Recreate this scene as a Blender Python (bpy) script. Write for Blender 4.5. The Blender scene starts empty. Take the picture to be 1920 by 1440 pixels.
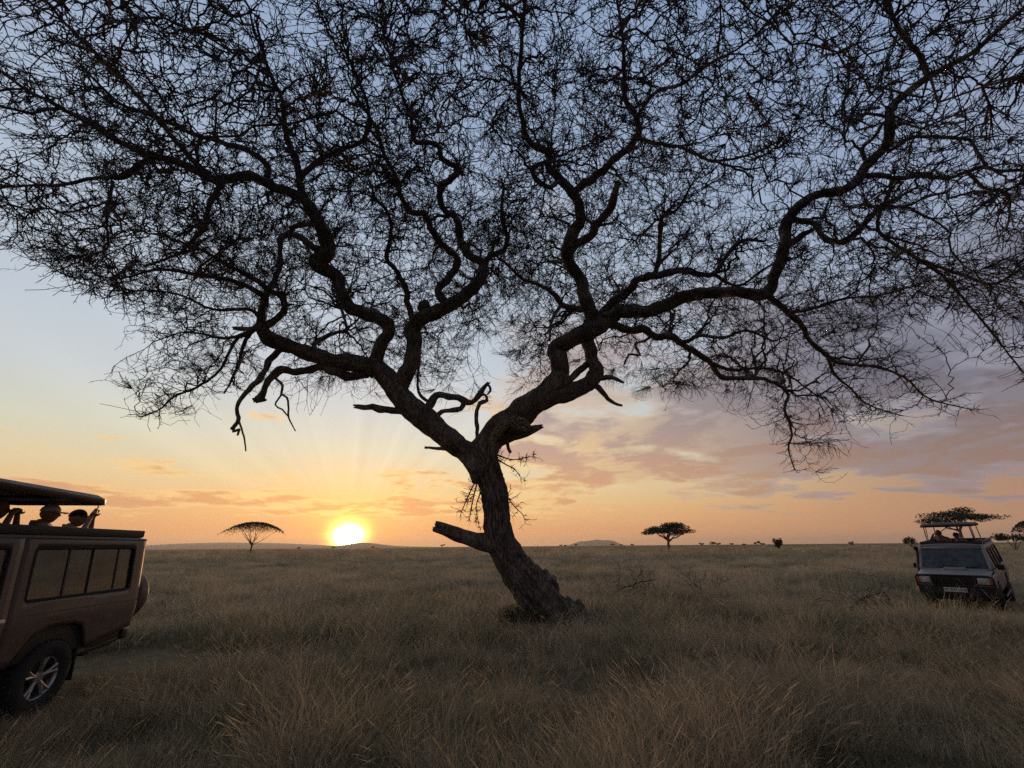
import bpy, bmesh, math, random
import numpy as np
from mathutils import Vector, Matrix, Euler, kdtree, noise as mnoise

random.seed(7)
RNG = np.random.default_rng(11)
sc = bpy.context.scene
COL = sc.collection

# ------------------------------------------------------------------ camera
F_PX, CAM_H = 806.0, 1.68                 # focal length in photo pixels (1920 wide), eye height
PITCH = math.atan(304.3 / F_PX)
ROLL = -0.0083
cam_data = bpy.data.cameras.new('camera')
cam = bpy.data.objects.new('camera', cam_data)
COL.objects.link(cam)
sc.camera = cam
cam_data.sensor_width = 36.0
cam_data.lens = 36.0 * F_PX / 1920.0
cam_data.clip_start = 0.05
cam_data.clip_end = 80000.0
cam.matrix_world = (Matrix.Translation((0, 0, CAM_H)) @ Matrix.Rotation(math.pi / 2 + PITCH, 4, 'X')
                    @ Matrix.Rotation(ROLL, 4, 'Z'))

# ------------------------------------------------------------------ sun and sky
SUN_AZ, SUN_EL = math.radians(-19.9), math.radians(1.15)
SUN_DIR = Vector((math.sin(SUN_AZ) * math.cos(SUN_EL), math.cos(SUN_AZ) * math.cos(SUN_EL), math.sin(SUN_EL)))
sun_data = bpy.data.lights.new('sun', 'SUN')
sun_data.energy = 2.0
sun_data.angle = math.radians(2.5)
sun_data.color = (1.0, 0.55, 0.22)
sun = bpy.data.objects.new('sun', sun_data)
COL.objects.link(sun)
sun.rotation_euler = SUN_DIR.to_track_quat('Z', 'Y').to_euler()
sun.location = (-30, 80, 30)


def lin(r, g, b):
    f = lambda c: c / 12.92 if c <= 0.04045 else ((c + 0.055) / 1.055) ** 2.4
    return (f(r / 255), f(g / 255), f(b / 255), 1.0)


class NT:
    """small helper to write node trees as expressions"""
    def __init__(self, tree):
        self.t = tree
        self.n = tree.nodes
        self.l = tree.links

    def new(self, kind, **kw):
        n = self.n.new(kind)
        for k, v in kw.items():
            setattr(n, k, v)
        return n

    def put(self, sock, v):
        if isinstance(v, bpy.types.NodeSocket):
            self.l.new(v, sock)
        elif v is not None:
            sock.default_value = v

    def m(self, op, a, b=None, c=None, clamp=False):
        n = self.new('ShaderNodeMath', operation=op, use_clamp=clamp)
        for i, v in enumerate((a, b, c)):
            if v is not None:
                self.put(n.inputs[i], v)
        return n.outputs[0]

    def vm(self, op, a, b=None, scale=None):
        n = self.new('ShaderNodeVectorMath', operation=op)
        self.put(n.inputs[0], a)
        if b is not None:
            self.put(n.inputs[1], b)
        if scale is not None:
            self.put(n.inputs['Scale'], scale)
        return n.outputs['Value'] if op in ('DOT_PRODUCT', 'LENGTH') else n.outputs[0]

    def mix(self, f, a, b, blend='MIX'):
        n = self.new('ShaderNodeMix', data_type='RGBA', blend_type=blend)
        self.put(n.inputs[0], f)
        self.put(n.inputs[6], a)
        self.put(n.inputs[7], b)
        return n.outputs[2]

    def ramp(self, f, stops, interp='LINEAR'):
        n = self.new('ShaderNodeValToRGB')
        n.color_ramp.interpolation = interp
        e = n.color_ramp.elements
        while len(e) < len(stops):
            e.new(0.5)
        for el, (p, c) in zip(e, stops):
            el.position = p
            el.color = c if len(c) == 4 else (*c, 1)
        self.put(n.inputs[0], f)
        return n.outputs[0]

    def smooth(self, v, a, b, lo=0.0, hi=1.0):
        n = self.new('ShaderNodeMapRange', interpolation_type='SMOOTHSTEP')
        self.put(n.inputs[0], v)
        for i, x in enumerate((a, b, lo, hi)):
            self.put(n.inputs[1 + i], x)
        return n.outputs[0]

    def noise(self, vec, scale, detail=4, rough=0.5, dist=0.0, col=False):
        n = self.new('ShaderNodeTexNoise')
        self.put(n.inputs['Vector'], vec)
        for k, v in (('Scale', scale), ('Detail', detail), ('Roughness', rough), ('Distortion', dist)):
            self.put(n.inputs[k], v)
        return n.outputs['Color' if col else 'Fac']

    def xyz(self, x, y, z):
        n = self.new('ShaderNodeCombineXYZ')
        for i, v in enumerate((x, y, z)):
            self.put(n.inputs[i], v)
        return n.outputs[0]


def build_world():
    w = bpy.data.worlds.new('World')
    sc.world = w
    w.use_nodes = True
    t = NT(w.node_tree)
    t.n.clear()
    d = t.new('ShaderNodeTexCoord').outputs['Generated']
    sep = t.new('ShaderNodeSeparateXYZ')
    t.put(sep.inputs[0], d)
    x, y, z = sep.outputs
    zc = t.m('MAXIMUM', z, 0.0)
    # physical base sky
    sky = t.new('ShaderNodeTexSky', sky_type='NISHITA', sun_disc=False)
    sky.sun_elevation, sky.sun_rotation = SUN_EL, SUN_AZ
    sky.dust_density, sky.air_density, sky.ozone_density = 1.5, 1.0, 1.0
    # clear evening air, by elevation, towards the sun and away from it
    toward = t.ramp(zc, [(0.0, lin(230, 162, 106)), (0.035, lin(230, 168, 116)), (0.08, lin(236, 190, 132)),
                         (0.13, lin(230, 208, 164)), (0.20, lin(216, 216, 196)), (0.28, lin(203, 210, 212)),
                         (0.38, lin(194, 205, 216)), (0.55, lin(180, 194, 212)), (0.72, lin(160, 178, 204)), (0.95, lin(138, 160, 194))])
    away = t.ramp(zc, [(0.0, lin(196, 144, 108)), (0.06, lin(184, 140, 111)), (0.14, lin(164, 136, 122)),
                       (0.26, lin(150, 146, 156)), (0.42, lin(156, 168, 190)), (0.62, lin(148, 166, 196)),
                       (0.85, lin(134, 156, 192)), (1.0, lin(126, 148, 186))])
    hl = t.m('SQRT', t.m('ADD', t.m('MULTIPLY', x, x), t.m('MULTIPLY', y, y)))
    ca = t.m('DIVIDE', t.m('ADD', t.m('MULTIPLY', x, math.sin(SUN_AZ)), t.m('MULTIPLY', y, math.cos(SUN_AZ))),
             t.m('MAXIMUM', hl, 0.02))
    aw = t.smooth(ca, 0.92, 0.30)
    base = t.mix(aw, toward, away)
    dusk = t.smooth(t.m('MULTIPLY', ca, hl), 0.25, -0.55, 1.0, 0.58)           # the sky opposite the sun has darkened
    base = t.vm('SCALE', base, scale=dusk)
    g = t.m('MAXIMUM', t.vm('DOT_PRODUCT', d, tuple(SUN_DIR)), 0.0)
    q = t.m('SUBTRACT', 1.0, g)
    near = t.m('EXPONENT', t.m('MULTIPLY', q, -1 / 0.05))           # within some 20 degrees of the sun
    wide = t.m('EXPONENT', t.m('MULTIPLY', q, -1 / 0.20))
    # ---- clouds, on a plane overhead
    zz = t.m('ADD', zc, 0.14)
    pl = t.xyz(t.m('DIVIDE', x, zz), t.m('DIVIDE', y, zz), 0.0)
    warp = t.vm('SCALE', t.vm('SUBTRACT', t.noise(pl, 1.3, 2, 0.5, col=True), (0.5, 0.5, 0.5)), scale=0.45)
    pw = t.vm('ADD', pl, warp)
    n1 = t.noise(t.vm('MULTIPLY', pw, (1.0, 1.35, 1.0)), 1.25, 7, 0.60)
    azr = t.m('DIVIDE', x, t.m('MAXIMUM', hl, 0.02))
    # low cumulus, flat-based, seen edge on
    lowc = t.noise(t.xyz(t.m('MULTIPLY', azr, 9.0), t.m('MULTIPLY', y, 1.5), t.m('MULTIPLY', z, 40.0)), 1.0, 5, 0.55)
    # a grey bank stands to the right of the tree; the left is mostly clear
    bank = t.m('MULTIPLY', t.smooth(azr, -0.30, 0.16), t.smooth(z, 0.86, 0.36))
    bank = t.m('MULTIPLY', bank, t.smooth(z, 0.03, 0.17))
    thr = t.m('SUBTRACT', 0.60, t.m('MULTIPLY', bank, 0.255))
    e1 = t.m('SUBTRACT', n1, thr)
    sunband = t.m('MULTIPLY', t.smooth(z, 0.045, 0.075), t.smooth(z, 0.125, 0.085))
    sunband = t.m('MULTIPLY', sunband, t.smooth(azr, 0.45, 0.05))
    high = t.m('MULTIPLY', t.smooth(z, 0.10, 0.13), t.smooth(z, 0.21, 0.16))
    thl = t.m('SUBTRACT', 0.78, t.m('ADD', t.m('MULTIPLY', sunband, 0.42), t.m('MULTIPLY', high, 0.275)))
    e2 = t.m('SUBTRACT', lowc, thl)
    e = t.m('MAXIMUM', e1, e2)
    soft = t.m('ADD', 0.05, t.m('MULTIPLY', t.smooth(z, 0.22, 0.44), 0.15))      # higher cloud is thin and soft-edged
    dens = t.smooth(e, 0.0, soft)
    thick = t.smooth(e, 0.015, t.m('ADD', soft, 0.09))
    body = t.mix(t.smooth(ca, 0.97, 0.42), lin(172, 153, 154), lin(100, 99, 114))
    body = t.mix(t.smooth(z, 0.30, 0.08), body, t.mix(t.smooth(ca, 0.98, 0.36), lin(218, 160, 116), lin(152, 124, 112)))
    lit = t.mix(t.smooth(ca, 0.99, 0.50), t.mix(t.smooth(z, 0.20, 0.42), lin(252, 214, 146), lin(204, 186, 182)), lin(142, 143, 160))
    ccol = t.mix(thick, lit, body)
    # slow change of tone inside the bank
    tone = t.noise(t.vm('ADD', pw, (3.1, 8.2, 0.0)), 2.6, 6, 0.6)
    ccol = t.mix(t.m('MULTIPLY', t.smooth(tone, 0.45, 0.60), t.m('ADD', 0.35, t.m('MULTIPLY', wide, 0.65))), ccol, lit)
    alpha = t.m('MULTIPLY', dens, t.m('ADD', 0.60, t.m('MULTIPLY', thick, 0.30)))
    alpha = t.m('MULTIPLY', alpha, t.smooth(z, 0.03, 0.06))
    # faint rays fanning up from the sun
    ang = t.m('ARCTAN2', t.m('SUBTRACT', z, SUN_DIR.z - 0.01), t.m('SUBTRACT', t.m('ARCTAN2', x, y), SUN_AZ))
    rays = t.noise(t.xyz(t.m('MULTIPLY', ang, 7.0), 0.0, 0.0), 1.0, 1, 0.5)
    rays = t.m('MULTIPLY', t.m('SUBTRACT', rays, 0.5), t.m('MULTIPLY', wide, t.smooth(z, 0.06, 0.14)))
    base = t.vm('SCALE', base, scale=t.m('ADD', 1.0, t.m('MULTIPLY', rays, 0.30)))
    colr = t.mix(alpha, base, ccol)
    # streaks of low haze around the sun
    st = t.noise(t.xyz(t.m('MULTIPLY', x, 3.0), t.m('MULTIPLY', y, 3.0), t.m('MULTIPLY', z, 60.0)), 1.6, 2, 0.5)
    streak = t.smooth(st, 0.40, 0.62, 0.72, 1.0)
    # glow of the sun through the haze
    def add(c, fac, rgb):
        v = t.vm('SCALE', tuple(rgb), scale=fac)
        return t.vm('ADD', c, v)
    colr = add(colr, t.m('MULTIPLY', near, 1.0), (0.20, 0.09, 0.0))
    colr = add(colr, t.m('MULTIPLY', t.m('EXPONENT', t.m('MULTIPLY', q, -1 / 0.0052)), streak), (0.55, 0.20, 0.0))
    daz = t.m('SUBTRACT', t.m('ARCTAN2', x, y), SUN_AZ)
    dz = t.m('MULTIPLY', t.m('SUBTRACT', z, SUN_DIR.z), 1.22)
    qs = t.m('MULTIPLY', t.m('ADD', t.m('MULTIPLY', daz, daz), t.m('MULTIPLY', dz, dz)), 0.5)
    colr = add(colr, t.m('MULTIPLY', t.m('EXPONENT', t.m('MULTIPLY', qs, -1 / 0.00044)), streak), (12.0, 6.6, 0.5))
    colr = add(colr, t.m('EXPONENT', t.m('MULTIPLY', qs, -1 / 0.00017)), (30.0, 26.0, 14.0))
    colr = t.vm('ADD', colr, t.vm('SCALE', sky.outputs[0], scale=0.006))
    # under the horizon: dull earth
    colr = t.mix(t.smooth(z, -0.002, -0.03), colr, (0.05, 0.038, 0.028, 1))
    bg = t.new('ShaderNodeBackground')
    t.put(bg.inputs[0], colr)
    bg.inputs[1].default_value = 1.0
    out = t.new('ShaderNodeOutputWorld')
    t.l.new(bg.outputs[0], out.inputs[0])
    w.cycles.sampling_method = 'MANUAL'
    w.cycles.sample_map_resolution = 512


build_world()
sc.view_settings.view_transform = 'Standard'
sc.view_settings.look = 'None'
sc.view_settings.exposure = 0.0
sc.view_settings.gamma = 1.0
sc.view_settings.use_curve_mapping = False
sc.cycles.max_bounces = 4
sc.cycles.diffuse_bounces = 1
sc.cycles.glossy_bounces = 3
sc.cycles.transmission_bounces = 4
sc.cycles.transparent_max_bounces = 8
sc.cycles.volume_bounces = 0
sc.cycles.use_denoising = False
sc.render.film_transparent = False

# ------------------------------------------------------------------ pixel <-> place helpers
CP, SP = math.cos(PITCH), math.sin(PITCH)
CR, SR = math.cos(ROLL), math.sin(ROLL)


def ray(px, py):
    """direction (right, forward, up) of a photo pixel"""
    u, v = px - 960.0, py - 720.0
    u, v = CR * u + SR * v, -SR * u + CR * v
    yy = -v
    return np.array([u, F_PX * CP - yy * SP, yy * CP + F_PX * SP])


def at_y(px, py, Y):
    d = ray(px, py)
    return np.array([0, 0, CAM_H]) + d * (Y / d[1])


def at_h(px, py, h):
    d = ray(px, py)
    return np.array([0, 0, CAM_H]) + d * ((h - CAM_H) / d[2])


def project(P):
    P = np.asarray(P, float)
    X, Y, Z = P[..., 0], P[..., 1], P[..., 2] - CAM_H
    zd = Y * CP + Z * SP
    yd = Z * CP - Y * SP
    zs = np.where(zd > 0.05, zd, 0.05)
    u, v = F_PX * X / zs, -F_PX * yd / zs
    return 960 + CR * u - SR * v, 720 + SR * u + CR * v, zd


def terrain(x, y):
    """height of the ground: nearly flat, with a shallow dip under the parked pale vehicle"""
    x, y = np.asarray(x, float), np.asarray(y, float)
    r = np.hypot(x - 15.0, y - 16.0) / 8.5
    dip = -0.30 * np.clip(1 - r, 0, 1) ** 2 * (3 - 2 * np.clip(1 - r, 0, 1)) * 1.6
    dip = np.maximum(dip, -0.30)
    und = 0.05 * np.sin(x * 0.31 + 1.0) * np.sin(y * 0.27) + 0.03 * np.sin(x * 0.9 + y * 0.7)
    fade = np.clip((120 - np.hypot(x, y)) / 60, 0, 1)
    fade = fade * (1 - np.exp(-((x + 6.0) ** 2 + (y - 5.0) ** 2) / 10.0))        # level stand of the brown vehicle
    return dip + und * fade


# ------------------------------------------------------------------ mesh helpers
def link(o, parent=None):
    COL.objects.link(o)
    if parent is not None:
        o.parent = parent
    return o


def tag(o, label=None, cat=None, group=None, kind=None):
    for k, v in (('label', label), ('category', cat), ('group', group), ('kind', kind)):
        if v:
            o[k] = v
    return o


def empty(name, loc=(0, 0, 0), rz=0.0):
    o = bpy.data.objects.new(name, None)
    o.empty_display_size = 0.2
    link(o)
    o.location = loc
    o.rotation_euler = (0, 0, rz)
    return o


def mesh_np(name, V, Fq=None, Ft=None, smooth=True):
    """mesh from numpy arrays of quads and triangles"""
    me = bpy.data.meshes.new(name)
    V = np.ascontiguousarray(V, np.float32).reshape(-1, 3)
    loops, starts = [], []
    pos = 0
    if Fq is not None and len(Fq):
        Fq = np.asarray(Fq, np.int32).reshape(-1, 4)
        loops.append(Fq.ravel())
        starts.append(np.arange(len(Fq), dtype=np.int32) * 4)
        pos = len(Fq) * 4
    if Ft is not None and len(Ft):
        Ft = np.asarray(Ft, np.int32).reshape(-1, 3)
        loops.append(Ft.ravel())
        starts.append(pos + np.arange(len(Ft), dtype=np.int32) * 3)
    L = np.concatenate(loops)
    S = np.concatenate(starts)
    me.vertices.add(len(V))
    me.vertices.foreach_set('co', V.ravel())
    me.loops.add(len(L))
    me.loops.foreach_set('vertex_index', L)
    me.polygons.add(len(S))
    me.polygons.foreach_set('loop_start', S)
    if smooth:
        me.polygons.foreach_set('use_smooth', np.ones(len(S), bool))
    me.update(calc_edges=True)
    return me


def obj(name, me, mat=None, parent=None):
    if mat is not None and not me.materials:
        me.materials.append(mat)
    o = bpy.data.objects.new(name, me)
    return link(o, parent)


def unit(v):
    return v / np.maximum(np.linalg.norm(v, axis=-1, keepdims=True), 1e-9)


def tubes(P, R, sides):
    """P (B,m,3) centre lines, R (B,m) radii -> verts, quads"""
    B, m, _ = P.shape
    T = np.gradient(P, axis=1)
    T = unit(T)
    ref = np.zeros((B, 1, 3))
    mean = unit(P[:, -1] - P[:, 0])
    k = np.argmin(np.abs(mean), axis=1)
    ref[np.arange(B), 0, k] = 1.0
    N = unit(np.cross(T, np.broadcast_to(ref, T.shape)))
    Bn = np.cross(T, N)
    a = np.linspace(0, 2 * np.pi, sides, endpoint=False)
    V = (P[:, :, None] + R[:, :, None, None] * (np.cos(a)[None, None, :, None] * N[:, :, None]
                                               + np.sin(a)[None, None, :, None] * Bn[:, :, None]))
    idx = np.arange(B * m * sides).reshape(B, m, sides)
    a0 = idx[:, :-1]
    a1 = idx[:, 1:]
    Fq = np.stack([a0, np.roll(a0, -1, 2), np.roll(a1, -1, 2), a1], -1).reshape(-1, 4)
    return V.reshape(-1, 3), Fq


class Bag:
    """collects vertices and faces for one mesh"""
    def __init__(self):
        self.V, self.Q, self.T, self.n = [], [], [], 0

    def add(self, V, Q=None, T=None):
        V = np.asarray(V, float).reshape(-1, 3)
        if Q is not None and len(Q):
            self.Q.append(np.asarray(Q).reshape(-1, 4) + self.n)
        if T is not None and len(T):
            self.T.append(np.asarray(T).reshape(-1, 3) + self.n)
        self.V.append(V)
        self.n += len(V)
        return self

    def mesh(self, name, smooth=True):
        return mesh_np(name, np.concatenate(self.V), np.concatenate(self.Q) if self.Q else None,
                       np.concatenate(self.T) if self.T else None, smooth)


def catmull(P, step):
    """smooth resampling of a polyline with k-dim points; spacing from the first two columns"""
    P = np.asarray(P, float)
    Q = np.vstack([2 * P[0] - P[1], P, 2 * P[-1] - P[-2]])
    out = []
    for i in range(1, len(Q) - 2):
        n = max(2, int(np.hypot(*(Q[i + 1] - Q[i])[:2]) / step))
        t = np.linspace(0, 1, n, endpoint=False)[:, None]
        p0, p1, p2, p3 = Q[i - 1], Q[i], Q[i + 1], Q[i + 2]
        out.append(0.5 * (2 * p1 + (p2 - p0) * t + (2 * p0 - 5 * p1 + 4 * p2 - p3) * t ** 2
                          + (3 * p1 - p0 - 3 * p2 + p3) * t ** 3))
    out.append(P[-1:])
    return np.concatenate(out)


# ------------------------------------------------------------------ materials
def material(name, fn):
    m = bpy.data.materials.new(name)
    m.use_nodes = True
    t = NT(m.node_tree)
    t.n.clear()
    out = t.new('ShaderNodeOutputMaterial')
    fn(t, out)
    return m


def principled(t, out, color, rough=0.7, metal=0.0, bump=None, bump_str=0.3, bump_dist=0.02, spec=0.5, **kw):
    b = t.new('ShaderNodeBsdfPrincipled')
    t.put(b.inputs['Base Color'], color)
    t.put(b.inputs['Roughness'], rough)
    t.put(b.inputs['Metallic'], metal)
    t.put(b.inputs['Specular IOR Level'], spec)
    for k, v in kw.items():
        t.put(b.inputs[k], v)
    if bump is not None:
        bn = t.new('ShaderNodeBump')
        t.put(bn.inputs['Height'], bump)
        bn.inputs['Strength'].default_value = bump_str
        bn.inputs['Distance'].default_value = bump_dist
        t.l.new(bn.outputs[0], b.inputs['Normal'])
    t.l.new(b.outputs[0], out.inputs[0])
    return b


def pos_of(t):
    return t.new('ShaderNodeNewGeometry').outputs['Position']


def obj_of(t):
    return t.new('ShaderNodeTexCoord').outputs['Object']


def mat_bark(t, out):
    p = obj_of(t)
    n1 = t.noise(p, 2.2, 5, 0.6)
    n2 = t.noise(t.vm('MULTIPLY', p, (1, 1, 0.16)), 24, 6, 0.66)
    c = t.mix(t.smooth(n1, 0.35, 0.65), (0.18, 0.140, 0.112, 1), (0.33, 0.27, 0.22, 1))
    c = t.mix(t.smooth(n2, 0.42, 0.57), t.mix(0.68, c, (0.025, 0.019, 0.015, 1)), c)
    principled(t, out, c, 0.9, bump=t.m('ADD', n2, t.m('MULTIPLY', n1, 0.5)), bump_str=1.0, bump_dist=0.07, spec=0.2)


def mat_deadwood(t, out):
    p = obj_of(t)
    n = t.noise(t.vm('MULTIPLY', p, (1, 1, 0.3)), 14, 6, 0.6)
    c = t.mix(n, (0.10, 0.085, 0.072, 1), (0.24, 0.21, 0.18, 1))
    principled(t, out, c, 0.9, bump=n, bump_str=0.6, bump_dist=0.02, spec=0.2)


def mat_rotten(t, out):
    n = t.noise(obj_of(t), 18, 6, 0.65)
    c = t.mix(t.smooth(n, 0.35, 0.7), (0.05, 0.028, 0.02, 1), (0.26, 0.12, 0.07, 1))
    principled(t, out, c, 0.95, bump=n, bump_str=0.8, spec=0.1)


def mat_twig(t, out):
    n = t.noise(obj_of(t), 1.3, 3, 0.5)
    c = t.mix(n, (0.055, 0.040, 0.032, 1), (0.105, 0.078, 0.058, 1))
    principled(t, out, c, 0.85, spec=0.2)


BARK = material('bark', mat_bark)
DEADWOOD = material('weathered_wood', mat_deadwood)
ROTTEN = material('rotten_wood', mat_rotten)
TWIG = material('twig_bark', mat_twig)


def mat_ground(t, out):
    p = pos_of(t)
    big = t.noise(p, 0.035, 4, 0.55)
    mid = t.noise(t.vm('MULTIPLY', p, (0.5, 1.0, 1.0)), 0.25, 5, 0.6)
    fine = t.noise(p, 6.0, 6, 0.65)
    c = t.mix(t.smooth(big, 0.35, 0.65), (0.200, 0.140, 0.075, 1), (0.150, 0.118, 0.062, 1))
    c = t.mix(t.smooth(mid, 0.40, 0.66), c, (0.085, 0.066, 0.036, 1))
    c = t.mix(t.m('MULTIPLY', t.smooth(fine, 0.45, 0.7), 0.45), c, (0.24, 0.17, 0.095, 1))
    principled(t, out, c, 0.95, bump=t.m('ADD', fine, t.m('MULTIPLY', mid, 3.0)), bump_str=0.5, bump_dist=0.08, spec=0.1)


GROUND = material('dry_soil_and_thatch', mat_ground)


def build_ground():
    rs = np.concatenate([[0.0], np.linspace(1.0, 40, 66), np.geomspace(43, 26000, 70)])
    na = 180
    a = np.linspace(0, 2 * np.pi, na, endpoint=False)
    V = [[0, 0, float(terrain(0, 0))]]
    for r in rs[1:]:
        x, y = r * np.sin(a), r * np.cos(a)
        V += list(np.stack([x, y, terrain(x, y)], 1))
    V = np.array(V)
    idx = 1 + np.arange((len(rs) - 1) * na).reshape(len(rs) - 1, na)
    Q = np.stack([idx[:-1], np.roll(idx[:-1], -1, 1), np.roll(idx[1:], -1, 1), idx[1:]], -1).reshape(-1, 4)[:, ::-1]
    T = np.stack([np.zeros(na, int), idx[0], np.roll(idx[0], -1)], 1)[:, ::-1]
    o = obj('ground', mesh_np('ground', V, Q, T), GROUND)
    tag(o, kind='structure')


build_ground()

# ================================================================== the big acacia
TREE_Y = at_h(1045, 1180, 0.0)[1]
TREE_BASE = at_h(1045, 1180, 0.0)

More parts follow.
